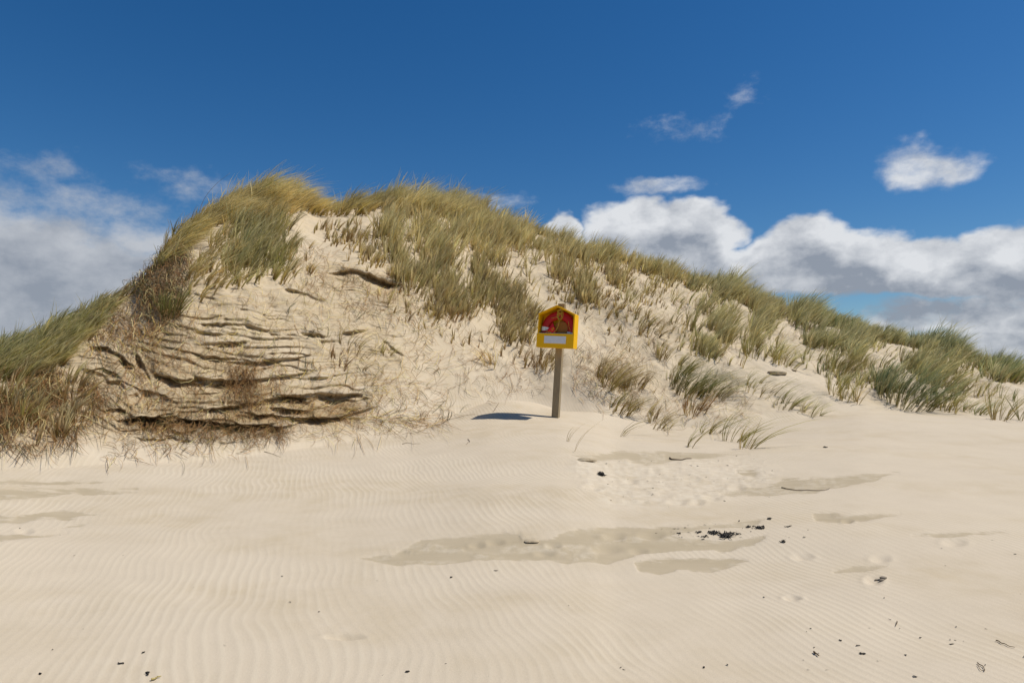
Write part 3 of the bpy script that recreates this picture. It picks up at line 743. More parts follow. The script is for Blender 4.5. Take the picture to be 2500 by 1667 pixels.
lay(s2, [(560,980),(700,970),(860,980),(880,1030),(700,1030),(560,1010)], 380, 40, RT, rad=.0024, lift=.08, ang=.1, angs=.5)
lay(s2, [(440,700),(760,690),(900,720),(1060,800),(1000,980),(760,960),(560,880),(450,840)], 900, 42, {'straw': 2, 'gold': 2, 'rust': 2, 'brown': 2}, rad=.0024, lift=.06, ang=.4, angs=1.1)
lay(s2, [(700,560),(800,620),(1000,700),(1050,800),(950,790),(800,740),(700,690)], 620, 36, RT, rad=.0026, lift=.06, ang=.6, angs=.9)
lay(s2, [(860,920),(1060,940),(1100,1000),(1050,1060),(850,1070),(700,1080),(780,1030)], 420, 46, DRYP, rad=.0024, lift=.05, ang=.1, angs=.7)
lay(s2, [(700,1010),(900,1015),(1080,1030),(1060,1045),(900,1035),(700,1025)], 120, 70, DRYP, rad=.0028, lift=.05, ang=.1, angs=.25)
lay(s2, [(1000,740),(1200,800),(1330,860),(1330,960),(1150,960),(1030,900)], 300, 42, RT, rad=.0024, lift=.05, ang=.4, angs=1.1)
lay(s2, [(250,1070),(650,1085),(600,1115),(250,1125)], 150, 38, DRYP, rad=.0024, lift=.04, ang=.1, angs=.7)
o = s2.build('dead_grass'); tag(o, 'thin brown roots and stalks strewn over the layered bare face', 'dead grass', kind='stuff')
s3 = Strands()
lay(s3, [(1300,620),(1560,660),(1700,720),(1640,860),(1560,960),(1400,940),(1400,800),(1320,700)], 900, 28, RT, rad=.0024, lift=.05, ang=.3, angs=1.2)
lay(s3, [(1390,860),(1520,860),(1560,1010),(1440,1000),(1390,960)], 260, 40, RT, rad=.0026, lift=.05, ang=-.4, angs=.8)
lay(s3, [(1500,960),(1800,900),(1840,1040),(1600,1050)], 420, 26, DRYP, rad=.0022, lift=.04, ang=.2, angs=.9)
lay(s3, [(1620,700),(1900,780),(2200,860),(2440,920),(2440,960),(2200,960),(1950,880),(1700,860)], 900, 26, {'brown': 3, 'olive': 2, 'straw': 2}, rad=.0024, lift=.06, ang=.2, angs=1.2)
lay(s3, [(900,560),(1300,600),(1290,780),(1050,770),(940,690)], 900, 26, {'brown': 4, 'straw': 2, 'dark': 2}, rad=.0026, lift=.09, ang=1.1, angs=.9)
lay(s3, [(700,720),(1000,760),(1320,860),(1330,970),(1050,1050),(760,1000),(640,860)], 160, 34, {'dark': 3, 'brown': 3}, rad=.0042, lift=.05, ang=.6, angs=1.2)
lay(s3, [(1350,700),(1700,760),(1800,960),(1560,1010),(1400,980)], 140, 24, {'dark': 3, 'brown': 3}, rad=.0042, lift=.05, ang=.2, angs=1.2)
o = s3.build('dead_grass'); tag(o, 'short dry stalks scattered between the tufts right of the yellow box', 'dead grass', kind='stuff')

# ------------------------------------------------------------------ lifebuoy station
def simple(name, c, rough_=.5, spec=.4, nscale=0, amt=.15, dark=None, stretch=(1, 1, 1), bump=0.):
    m, nt, b = mat(name)
    b.inputs['Roughness'].default_value = rough_; b.inputs['Specular IOR Level'].default_value = spec
    if nscale:
        tc = N(nt, 'ShaderNodeTexCoord').outputs['Object']
        f_ = noise(nt, mapping(nt, tc, stretch), nscale, 5, .65)
        d_ = dark or tuple(x*.6 for x in c)
        nt.links.new(mixc(nt, mrange(nt, f_, .5-amt, .5+amt*1.6), c, d_), b.inputs['Base Color'])
        if bump:
            bp = N(nt, 'ShaderNodeBump'); bp.inputs['Distance'].default_value = bump; nt.links.new(f_, bp.inputs['Height']); nt.links.new(bp.outputs[0], b.inputs['Normal'])
    else: b.inputs['Base Color'].default_value = (*c, 1)
    return m
M_YEL = simple('yellow_plastic', (.86, .475, .001), .45, .22, 7, .3, (.78, .41, .001))
M_WHITE = simple('white_plate', (.72, .73, .76), .5, .4, 12, .3, (.62, .63, .66))
M_RED = simple('red_plastic', (.46, .010, .008), .5, .3, 9, .3, (.34, .007, .007))
M_REDC = simple('red_fabric', (.80, .018, .03), .6, .3, 20, .3, (.62, .01, .02))
M_TAPE = simple('reflective_tape', (.75, .76, .74), .35, .5)
M_ROPE = simple('rope', (.60, .38, .05), .8, .2, 60, .2, (.42, .26, .04))
M_ORP = simple('orange_plastic', (.36, .13, .012), .5, .3, 6, .25, (.26, .09, .01))
M_METAL = simple('grey_metal', (.35, .36, .36), .4, .5)
M_WOOD = simple('weathered_wood', (.36, .285, .175), .85, .2, 9, .2, (.20, .15, .09), (6, 6, .5), .004)
M_YTXT = simple('yellow_print', (.85, .42, .02), .6, .3)

def bm_obj(name, bm, m_, parent=None, smooth=False, bev=0.):
    if bev:
        bmesh.ops.bevel(bm, geom=[e for e in bm.edges if len(e.link_faces) == 2 and e.calc_face_angle() > .5], offset=bev, segments=2, affect='EDGES')
    bmesh.ops.recalc_face_normals(bm, faces=bm.faces)
    me = bpy.data.meshes.new(name); bm.to_mesh(me); bm.free(); me.materials.append(m_)
    if smooth: me.polygons.foreach_set('use_smooth', [True]*len(me.polygons))
    o = bpy.data.objects.new(name, me); link(o); o.parent = parent
    return o
def box_bm(bm, x0, x1, y0, y1, z0, z1):
    vs = [bm.verts.new(c) for c in [(x0,y0,z0),(x1,y0,z0),(x1,y1,z0),(x0,y1,z0),(x0,y0,z1),(x1,y0,z1),(x1,y1,z1),(x0,y1,z1)]]
    for f_ in [(0,3,2,1),(4,5,6,7),(0,1,5,4),(1,2,6,5),(2,3,7,6),(3,0,4,7)]: bm.faces.new([vs[i] for i in f_])
def prism_ring(bm, outer, inner, y0, y1):
    """closed frame between two matching outlines in xz, from y0 (front) to y1"""
    n = len(outer); R_ = []
    for y_ in (y0, y1):
        R_.append([bm.verts.new((x, y_, z_)) for x, z_ in outer]); R_.append([bm.verts.new((x, y_, z_)) for x, z_ in inner])
    of, if_, ob, ib = R_
    for i in range(n):
        j = (i+1) % n
        bm.faces.new([of[i], of[j], if_[j], if_[i]]); bm.faces.new([ob[i], ib[i], ib[j], ob[j]])
        bm.faces.new([of[i], ob[i], ob[j], of[j]]); bm.faces.new([if_[i], if_[j], ib[j], ib[i]])
def tube_bm(bm, pts, r, n=8, closed=False):
    pts = [Vector(p_) for p_ in pts]; K = len(pts); rings = []
    for i, p_ in enumerate(pts):
        if closed: t_ = pts[(i+1) % K]-pts[i-1]
        else: t_ = pts[min(i+1, K-1)]-pts[max(i-1, 0)]
        t_.normalize(); ref = Vector((0, 1, 0)) if abs(t_.y) < .9 else Vector((1, 0, 0))
        a_ = t_.cross(ref).normalized(); b_ = t_.cross(a_)
        rr_ = r[i] if hasattr(r, '__len__') else r
        rings.append([bm.verts.new(p_+rr_*(math.cos(2*math.pi*k_/n)*a_+math.sin(2*math.pi*k_/n)*b_)) for k_ in range(n)])
    for i in range(K if closed else K-1):
        A_, B_ = rings[i], rings[(i+1) % K]
        for k_ in range(n): bm.faces.new([A_[k_], A_[(k_+1) % n], B_[(k_+1) % n], B_[k_]])
    if not closed:
        bm.faces.new(rings[0][::-1]); bm.faces.new(rings[-1])

for a_ in STALKS: stalk(*a_)
pb, _ = at(1354, 1025); pb = pb[0]
station = bpy.data.objects.new('lifebuoy_station', None); link(station)
station.location = (pb[0], pb[1]+.06, float(ground(np.array([pb[0]]), np.array([pb[1]+.06]))[0, 2])-.03)
YAW = math.radians(-24)
# lean in the picture plane, then the turn of the box
station.rotation_euler = (Matrix.Rotation(math.radians(3.6), 3, 'Y') @ Matrix.Rotation(YAW, 3, 'Z')).to_euler()
station['label'] = 'bright yellow pentagonal lifebuoy housing on a leaning square wooden post'; station['category'] = 'lifebuoy station'
HB = 1.45                                # underside of the housing above the sand
bm = bmesh.new(); box_bm(bm, -.072, .072, -.0, .105, -.5, HB+.93)
bm_obj('post', bm, M_WOOD, station, bev=.004)
W, EV, AP, D = .394, .685, .862, .24
yf, yb = -.005-D, -.005
th = .026
outer = [(-W, 0), (W, 0), (W, EV), (0, AP), (-W, EV)]
inner = [(-W+th, th), (W-th, th), (W-th, EV-th*.65), (0, AP-th*1.25), (-W+th, EV-th*.65)]
bm = bmesh.new()
prism_ring(bm, [(x, z_+HB) for x, z_ in outer], [(x, z_+HB) for x, z_ in inner], yf, yb)
vs = [bm.verts.new((x, yb-.012, z_+HB)) for x, z_ in inner]; bm.faces.new(vs)
housing = bm_obj('housing', bm, M_YEL, station, bev=.003)
bm = bmesh.new()
box_bm(bm, -W-.006, W+.006, yf-.014, yf-.002, HB-.004, HB+.285)
panel = bm_obj('front_panel', bm, M_YEL, station, bev=.004)
bm = bmesh.new(); box_bm(bm, -W+th, W-th, yf+.0, yf+.05, HB+.27, HB+.297)
bm_obj('rail', bm, M_METAL, station, bev=.002)
bm = bmesh.new(); box_bm(bm, -.232, .236, yf-.018, yf-.0143, HB+.085, HB+.235)
bm_obj('name_plate', bm, M_WHITE, station, bev=.001)
# overhanging roof lip along the two top slopes
bm = bmesh.new()
for s_ in (-1, 1):
    pts = [(s_*(W+.006), EV-.012), (s_*(W+.006), EV+.004), (0, AP+.008), (0, AP-.008)]
    fr = [bm.verts.new((x, yf-.008, z_+HB)) for x, z_ in pts]; bk = [bm.verts.new((x, yf+.012, z_+HB)) for x, z_ in pts]
    bm.faces.new(fr); bm.faces.new(bk[::-1])
    for i in range(4): bm.faces.new([fr[i], bk[i], bk[(i+1) % 4], fr[(i+1) % 4]])
bm_obj('roof_lip', bm, M_YEL, station)
# central moulded hub on the back plate
bm = bmesh.new()
bmesh.ops.create_cone(bm, cap_ends=True, segments=40, radius1=.165, radius2=.145, depth=.13, matrix=Matrix.Translation((.085, yb-.085, HB+.40)) @ Matrix.Rotation(math.pi/2, 4, 'X'))
bm_obj('hub', bm, M_ORP, station, bev=.006)
bm = bmesh.new(); tube_bm(bm, [(.045, yb-.02, HB+.775), (.045, yb-.15, HB+.775), (.045, yb-.17, HB+.80)], .012)
bm_obj('hook', bm, M_METAL, station, smooth=True)
for (bx, bz) in ((-.03, HB+.12), (.03, HB+.60)):
    bm = bmesh.new(); bmesh.ops.create_cone(bm, cap_ends=True, segments=6, radius1=.012, radius2=.012, depth=.01, matrix=Matrix.Translation((bx, .112, bz)) @ Matrix.Rotation(math.pi/2, 4, 'X'))
    bm_obj('bolt', bm, M_METAL, station)

MS = Matrix.LocRotScale(station.location, station.rotation_euler, None)
def place_in_station(o): o.matrix_world = MS @ o.matrix_world if False else MS; return o
# lifebuoy sitting in the housing
CX, CZ = .02, HB+.385
bm = bmesh.new(); n1, n2 = 64, 16
ring_y = yb-.12
rings = []
for i in range(n1):
    a_ = 2*math.pi*i/n1; rings.append([bm.verts.new((CX+(.285+.088*math.cos(2*math.pi*j/n2))*math.cos(a_), ring_y+.052*math.sin(2*math.pi*j/n2), CZ+(.285+.088*math.cos(2*math.pi*j/n2))*math.sin(a_))) for j in range(n2)])
for i in range(n1):
    for j in range(n2): bm.faces.new([rings[i][j], rings[i][(j+1) % n2], rings[(i+1) % n1][(j+1) % n2], rings[(i+1) % n1][j]])
lb = bpy.data.objects.new('lifebuoy', None); link(lb); lb.matrix_world = MS
lb['label'] = 'dark red ring lifebuoy with white bands inside the yellow housing'; lb['category'] = 'lifebuoy'
bm_obj('ring', bm, M_RED, lb, smooth=True)
def band(a0, a1):
    bm = bmesh.new(); rg = []
    for i in range(9):
        a_ = a0+(a1-a0)*i/8
        rg.append([bm.verts.new((CX+(.285+.091*math.cos(2*math.pi*j/n2))*math.cos(a_), ring_y+.055*math.sin(2*math.pi*j/n2), CZ+(.285+.091*math.cos(2*math.pi*j/n2))*math.sin(a_))) for j in range(n2)])
    for i in range(8):
        for j in range(n2): bm.faces.new([rg[i][j], rg[i][(j+1) % n2], rg[i+1][(j+1) % n2], rg[i+1][j]])
    bm_obj('reflective_band', bm, M_TAPE, lb, smooth=True)
band(math.radians(172), math.radians(187)); band(math.radians(-30), math.radians(-12)); band(math.radians(-110), math.radians(-95))
bm = bmesh.new()
gl = []
for s_ in range(4):
    a0 = math.radians(60+90*s_)
    for i in range(10):
        q = i/10; a_ = a0+q*math.pi/2; rr_ = .355-.11*math.sin(q*math.pi)
        gl.append((CX+rr_*math.cos(a_), ring_y-.058*math.sin(q*math.pi)-.004, CZ+rr_*math.sin(a_)))
tube_bm(bm, gl, .005, 6, True)
bm_obj('grab_line', bm, M_ROPE, lb, smooth=True)
# rope coil on the hook
bm = bmesh.new()
hx, hz, hy = .045, HB+.785, yb-.155
rr2 = np.random.default_rng(3)
for c_ in range(9):
    w_, l_ = .030+.006*rr2.random()+.004*c_/2, .19+.03*rr2.random()
    dx, dy = rr2.normal(0, .012), -.006*c_+.02
    loop = [(hx+dx+w_*math.sin(a_), hy+dy+.004*math.sin(3*a_), hz-l_/2+l_/2*math.cos(a_)) for a_ in np.linspace(0, 2*math.pi, 22, endpoint=False)]
    tube_bm(bm, loop, .0062, 6, True)
for k_ in range(3):
    lp = [(hx+.036*math.cos(a_), hy-.01+.036*math.sin(a_), hz-.10+k_*.014+.004*math.sin(a_)) for a_ in np.linspace(0, 2*math.pi, 16, endpoint=False)]
    tube_bm(bm, lp, .0062, 6, True)
tail = [(hx, hy-.03, hz-.17), (hx+.004, hy-.04, hz-.26), (hx-.012, hy-.045, hz-.34), (hx-.04, hy-.05, hz-.41), (hx-.085, hy-.055, hz-.47), (hx-.11, hy-.055, hz-.51), (hx-.13, hy-.05, hz-.56)]
tube_bm(bm, tail, .0085, 6)
o = bm_obj('rope', bm, M_ROPE, None, smooth=True); o.matrix_world = MS
tag(o, 'yellow rope hanging in a coil on the hook inside the housing', 'rope')
# folded red bag with yellow print
bag = bpy.data.objects.new('red_bag', None); link(bag); bag.matrix_world = MS
bag['label'] = 'folded bright red bag with yellow print stuffed in front of the lifebuoy'; bag['category'] = 'bag'
bm = bmesh.new()
yb2 = yf+.055
F3 = [(-.30, yb2+.04, HB+.26), (-.235, yb2+.03, HB+.36), (-.17, yb2, HB+.40), (-.10, yb2+.01, HB+.515), (-.055, yb2-.02, HB+.43), (-.015, yb2-.005, HB+.32), (-.02, yb2, HB+.25), (-.15, yb2-.025, HB+.25)]
fv = [bm.verts.new(c) for c in F3]; bv = [bm.verts.new((x, y_+.06, z_-.01)) for x, y_, z_ in F3]
ctr = bm.verts.new((-.115, yb2-.04, HB+.36)); ctb = bm.verts.new((-.13, yb2+.085, HB+.33))
for i in range(8):
    j = (i+1) % 8
    bm.faces.new([fv[i], fv[j], ctr]); bm.faces.new([bv[j], bv[i], ctb]); bm.faces.new([fv[i], bv[i], bv[j], fv[j]])
bmesh.ops.subdivide_edges(bm, edges=bm.edges[:], cuts=2, use_grid_fill=True)
for v_ in bm.verts: v_.co.y += .008*math.sin(v_.co.x*90)+.006*math.sin(v_.co.z*110+v_.co.x*40)
bm_obj('cloth', bm, M_REDC, bag)
bm = bmesh.new()
rt_ = Matrix.Rotation(math.radians(38), 4, 'Y')
for k_ in range(5):
    for seg in range(5):
        x0 = -.030+seg*.013+.002*rr2.random(); z0 = -.024+k_*.012
        ln = .007+.004*rr2.random()
        vs = []
        b_ = bmesh.new(); box_bm(b_, x0, x0+ln, -.003, .003, z0, z0+.004)
        mtx = Matrix.Translation((-.070, yb2-.047, HB+.375)) @ Matrix.Rotation(math.radians(-34), 4, 'Y')
        b_.transform(mtx); me_ = bpy.data.meshes.new('t'); b_.to_mesh(me_); b_.free(); bm.from_mesh(me_); bpy.data.meshes.remove(me_)
for k_ in range(3):
    lp = [(-.185+.038*k_+.015*math.cos(a_), yb2-.034, HB+.312+.017*math.sin(a_)) for a_ in np.linspace(.4, 5.4, 10)]
    tube_bm(bm, lp, .004, 5)
bm_obj('print', bm, M_YTXT, bag)

# ------------------------------------------------------------------ debris on the beach
M_WEED = simple('dry_seaweed', (.030, .024, .018), .7, .3, 30, .3, (.012, .010, .008))
M_STONE = simple('damp_stone', (.32, .26, .19), .8, .2, 14, .2, (.12, .10, .075))
M_CLOD = simple('sand_clod', (.50, .41, .28), .95, .1, 14, .2, (.36, .28, .18), bump=.01)
M_TWIG = simple('twig', (.14, .095, .055), .8, .2, 20, .2)
def local_obj(bm, name, m_, p_, smooth=True):
    o = bm_obj(name, bm, m_, None, smooth=smooth); o.location = Vector([float(c) for c in p_]); return o
def weed(u_, v_, size_, n, lab, flat_=.5, name='seaweed', cat='seaweed', m_=None, wide=1., seed=0):
    r_ = np.random.default_rng(int(u_*7+v_)+seed); size = size_*.62; p_, _ = at(u_, v_); p_ = p_[0]; bm = bmesh.new(); allp = [(0., 0.)]
    for i in range(n):
        c_ = allp[r_.integers(0, len(allp))]; a_ = r_.uniform(0, 6.28); L_ = size*r_.uniform(.25, .7); z0 = 0
        pts = []; x, y_ = c_
        for s_ in range(6):
            gz = float(ground(np.array([p_[0]+x]), np.array([p_[1]+y_]))[0, 2])-p_[2]
            pts.append((x, y_, gz+.004+flat_*size*.28*abs(math.sin(s_*1.1+i))*r_.uniform(.3, 1)))
            a_ += r_.normal(0, .75); x += math.cos(a_)*L_/5; y_ += math.sin(a_)*L_/5
        allp += [(q_[0], q_[1]) for q_ in pts[::2] if abs(q_[0]) < size*1.3 and abs(q_[1]) < size*.7]
        r0 = r_.uniform(.003, .006)*(1 if size > .08 else .75)
        tube_bm(bm, pts, [r0*k_ for k_ in (.6, 1.3, .9, 1.5, .8, .4)], 5)
    o = local_obj(bm, name, m_ or M_WEED, p_)
    tag(o, lab, cat, 'dark scraps washed up on the sand'); return o
for a_ in [
 (1768,1313,.20,34,'thickest black seaweed heap at the right end of the seaweed line',.8),
 (1738,1304,.20,22,'black seaweed string in the middle of the seaweed line',.6),
 (1715,1312,.10,9,'small seaweed knot just below the middle of the seaweed line',.5),
 (1700,1301,.10,8,'left end piece of the seaweed line',.7),
 (1792,1310,.09,9,'seaweed curl attached right of the thickest heap',.5),
 (1848,1290,.16,14,'seaweed bunch above right of the seaweed line',.6),
 (1815,1288,.14,7,'thin seaweed loops left of the upper bunch',.3),
 (1868,1268,.11,8,'topmost small seaweed scrap above the seaweed line',.6),
 (1797,1275,.05,3,'single upright seaweed bit above the damp sand strip',.9),
 (1910,1288,.10,6,'small seaweed scrap right of the upper bunch',.4),
 (1906,1323,.12,8,'zigzag seaweed scrap below and right of the line',.7),
 (1462,1163,.19,44,'lone dense black seaweed lump on the trampled sand',1.2),
 (2004,1094,.15,10,'small black scrap on the smooth sand under the right slope',.5),
 (1651,1305,.08,4,'faint seaweed ring left of the seaweed line',.2),
 (370,1597,.05,3,'hooked black scrap on the lower left sand',.5),
 (322,1620,.06,4,'short dark scrap with crumbs at the lower left',.3),
 (127,1648,.035,3,'tiny dark scrap nearest the lower left corner',.3),
 (385,1652,.07,3,'curled black stem at the bottom edge left of centre',.9),
 (2036,1568,.04,3,'small dark triangle shaped scrap in the lower right sand',.3),
 (2084,1600,.045,6,'rounded black scrap in the lower right sand',.5),
 (1001,1643,.04,4,'short thick dark scrap at the bottom below the centre',.3),
 (1708,1631,.025,5,'round dark crumb at the bottom right of centre',.6),
 (1107,1411,.05,2,'small forked dark twig below the long damp patch',.8),
]: weed(*a_[:3], a_[3], a_[4], a_[5])
def stick(pxs, rad, lab, m_=M_TWIG, lift=.006, name='twig', cat='twig'):
    q = np.array(pxs, float); s_ = np.linspace(0, len(q)-1, 14)
    us = np.interp(s_, range(len(q)), q[:, 0]); vs = np.interp(s_, range(len(q)), q[:, 1])
    p_, n_ = at(us, vs); p_[:, 2] += lift+rad*.5
    p_[1:-1] = .25*p_[:-2]+.5*p_[1:-1]+.25*p_[2:]
    o_ = p_[0].copy(); bm = bmesh.new()
    tube_bm(bm, (p_-o_).tolist(), [rad*(1.1-.7*i/13) for i in range(14)], 6)
    return tag(local_obj(bm, name, m_, o_), lab, cat, 'twigs and stalks lying on the sand')
stick([(1632,1122),(1650,1126),(1685,1122)], .012, 'dark curved stick lying on the trampled sand below the tufts')
stick([(2404,1566),(2422,1577),(2449,1583)], .0035, 'long thin curved stalk on the lower right sand')
stick([(1968,1595),(1982,1606)], .006, 'stubby dark twig left of the rounded black scrap')
stick([(2358,1624),(2372,1629),(2376,1645),(2365,1640),(2358,1626)], .0028, 'thin closed loop of dry stalk near the lower right corner')
stick([(392,1663),(404,1659),(416,1655)], .006, 'short yellow leaf beside the curled black stem at the bottom edge', simple('yellow_stalk', (.42, .33, .12), .7))
stick([(2170,1522),(2166,1532)], .003, 'very short stalk in the middle of the lower right sand')
stick([(1901,1194),(1925,1199),(1990,1200),(2018,1196)], .006, 'dark line of stalks along the edge of the upper damp patch')
stick([(984,1086),(1000,1085),(1028,1087)], .004, 'thin flat stalk lying in front of the dune foot')
stick([(650,1104),(690,1118)], .004, 'slanting stalk at the dune foot on the left')
stick([(1143,1075),(1148,1080),(1138,1087)], .004, 'small bent dark stalk on smooth sand left of the post')
stick([(505,438),(497,470),(487,500),(484,520)][::-1], .004, 'tall dark stalk arching over the left shoulder against the cloud') if False else None
def blob(u_, v_, sx, sy, sz, lab, name, cat, m_, seed=1, grp=None, sink=.3):
    p_, _ = at(u_, v_); p_ = p_[0]; bm = bmesh.new()
    bmesh.ops.create_icosphere(bm, subdivisions=3, radius=1)
    r_ = np.random.default_rng(seed)
    ph = r_.uniform(0, 6, 6)
    for w_ in bm.verts:
        c = w_.co
        k_ = 1+.16*math.sin(3*c.x+ph[0])+.13*math.sin(4*c.y+ph[1])+.12*math.sin(5*c.z+ph[2])+.06*math.sin(11*c.x+ph[3])*math.sin(9*c.y+ph[4])
        w_.co = Vector((c.x*sx*k_, c.y*sy*k_, c.z*sz*k_+sz*(1-sink*2)))
    o = local_obj(bm, name, m_, p_); return tag(o, lab, cat, grp)
blob(2140,1414,.030,.022,.012,'upper flat stone of the little stone group right of centre','stone','stone',M_STONE,2,'stones lying in one dent')
blob(2136,1421,.020,.016,.010,'lower flat stone of the little stone group','stone','stone',M_STONE,3,'stones lying in one dent')
blob(2124,1419,.014,.012,.008,'smallest stone at the left of the little stone group','stone','stone',M_STONE,4,'stones lying in one dent')
blob(1297,1326,.060,.040,.012,'flat grey brown clod on the long damp patch','sand_clod','sand clod',M_CLOD,5,'clods of hardened sand')
blob(1430,1128,.13,.06,.03,'knobbly grey clod on the left edge of the trampled sand','sand_clod','sand clod',M_CLOD,6,'clods of hardened sand')
blob(1900,913,.24,.16,.06,'broken slab of hard sand sticking out of the right slope','sand_clod','sand clod',M_CLOD,7,'clods of hardened sand')
blob(1938,905,.10,.07,.035,'smaller piece of hard sand right of the broken slab','sand_clod','sand clod',M_CLOD,8,'clods of hardened sand')
# flecks nobody could count
bm = bmesh.new()
r_ = np.random.default_rng(9)
fu = np.concatenate([r_.uniform(0, 2500, 46), r_.normal(1740, 90, 40), r_.normal(2150, 160, 14), r_.uniform(1420, 1880, 60)])
fv_ = np.concatenate([r_.uniform(1250, 1660, 46), r_.normal(1305, 12, 40), r_.normal(1580, 40, 14), r_.uniform(1115, 1240, 60)])
pp, _ = at(fu, fv_)
for i in range(len(fu)):
    k_ = r_.uniform(.002, .0065)*(1+.06*np.hypot(pp[i, 0], pp[i, 1]))
    q = [bm.verts.new((pp[i, 0]+r_.normal(0, k_*1.4), pp[i, 1]+r_.normal(0, k_), pp[i, 2]+r_.uniform(.001, k_*1.3))) for _ in range(4)]
    for f_ in ((0, 1, 2), (0, 2, 3), (0, 3, 1), (1, 3, 2)): bm.faces.new([q[j] for j in f_])
o = bm_obj('beach_litter', bm, M_WEED); tag(o, 'tiny dark flecks of litter sprinkled over the sand', 'litter', kind='stuff')

# ------------------------------------------------------------------ sky
SUN_EL = math.radians(57); SUN_AZ = math.atan2(1.0, -.05)          # measured from +y towards +x
sx, sy, sz = math.sin(SUN_AZ)*math.cos(SUN_EL), math.cos(SUN_AZ)*math.cos(SUN_EL), math.sin(SUN_EL)
sun = bpy.data.lights.new('sun', 'SUN'); sun.energy = 4.55; sun.angle = math.radians(.53); sun.color = (1, .955, .88)
so = bpy.data.objects.new('sun', sun); link(so)
so.rotation_euler = Vector((-sx, -sy, -sz)).to_track_quat('-Z', 'Y').to_euler()

w = bpy.data.worlds.new('World'); S.world = w; w.use_nodes = True
nt = w.node_tree; L = nt.links.new
bg = nt.nodes['Background']; bg.inputs['Strength'].default_value = .088
sky = N(nt, 'ShaderNodeTexSky', sky_type='NISHITA', sun_disc=False, sun_elevation=SUN_EL, sun_rotation=SUN_AZ, altitude=0, air_density=1.0, dust_density=.25, ozone_density=3.5)
def cloud_group():
    g_ = bpy.data.node_groups.new('cloud_field', 'ShaderNodeTree')
    g_.interface.new_socket('Dir', in_out='INPUT', socket_type='NodeSocketVector')
    g_.interface.new_socket('Shift', in_out='INPUT', socket_type='NodeSocketVector')
    g_.interface.new_socket('Warp', in_out='INPUT', socket_type='NodeSocketVector')
    g_.interface.new_socket('Field', in_out='OUTPUT', socket_type='NodeSocketFloat')
    gi = g_.nodes.new('NodeGroupInput'); go = g_.nodes.new('NodeGroupOutput'); K_ = g_.links.new
    sep = N(g_, 'ShaderNodeSeparateXYZ'); K_(gi.outputs['Dir'], sep.inputs[0])
    az = mth(g_, 'ARCTAN2', sep.outputs[0], sep.outputs[1]); el = mth(g_, 'ARCSINE', sep.outputs[2])
    cb = N(g_, 'ShaderNodeCombineXYZ'); K_(az, cb.inputs[0]); K_(el, cb.inputs[1])
    ad = N(g_, 'ShaderNodeVectorMath', operation='ADD'); K_(cb.outputs[0], ad.inputs[0]); K_(gi.outputs['Shift'], ad.inputs[1])
    sd_ = N(g_, 'ShaderNodeVectorMath', operation='ADD'); K_(gi.outputs['Dir'], sd_.inputs[0])
    # shift the noise with the sample point (az,el) -> (x,z) in front
    s2 = N(g_, 'ShaderNodeSeparateXYZ'); K_(gi.outputs['Shift'], s2.inputs[0])
    c2 = N(g_, 'ShaderNodeCombineXYZ'); K_(s2.outputs[0], c2.inputs[0]); K_(s2.outputs[1], c2.inputs[2]); K_(c2.outputs[0], sd_.inputs[1])
    nv = mapping(g_, sd_.outputs[0], (1, 1, 1.7))
    vs_ = gi
    pt = N(g_, 'ShaderNodeVectorMath', operation='ADD'); K_(ad.outputs[0], pt.inputs[0]); K_(gi.outputs['Warp'], pt.inputs[1])
    out = None
    for (cu, cv, ru, rv, k_, top) in CLOUDS:
        x_, y_, z_ = px_dir(cu, cv); caz = math.atan2(x_, y_); cel = math.atan2(z_, math.hypot(x_, y_))
        x2, y2, z2 = px_dir(cu+ru, cv); ra = abs(math.atan2(x2, y2)-caz); re = rv/F
        s_ = N(g_, 'ShaderNodeVectorMath', operation='SUBTRACT'); K_(pt.outputs[0], s_.inputs[0]); s_.inputs[1].default_value = (caz, cel, 0)
        m_ = N(g_, 'ShaderNodeVectorMath', operation='MULTIPLY'); K_(s_.outputs[0], m_.inputs[0]); m_.inputs[1].default_value = (1/ra, 1/re, 0)
        l_ = N(g_, 'ShaderNodeVectorMath', operation='LENGTH'); K_(m_.outputs[0], l_.inputs[0])
        f_ = mth(g_, 'MULTIPLY', mth(g_, 'SUBTRACT', 1.0, l_.outputs['Value']), k_)
        f_ = mth(g_, 'MINIMUM', f_, top)
        out = f_ if out is None else mth(g_, 'MAXIMUM', out, f_)
    fine = noise(g_, nv, 36, 6, .66)
    out = mth(g_, 'ADD', out, mth(g_, 'MULTIPLY', mth(g_, 'SUBTRACT', fine, .5), .75))
    K_(out, go.inputs[0]); return g_
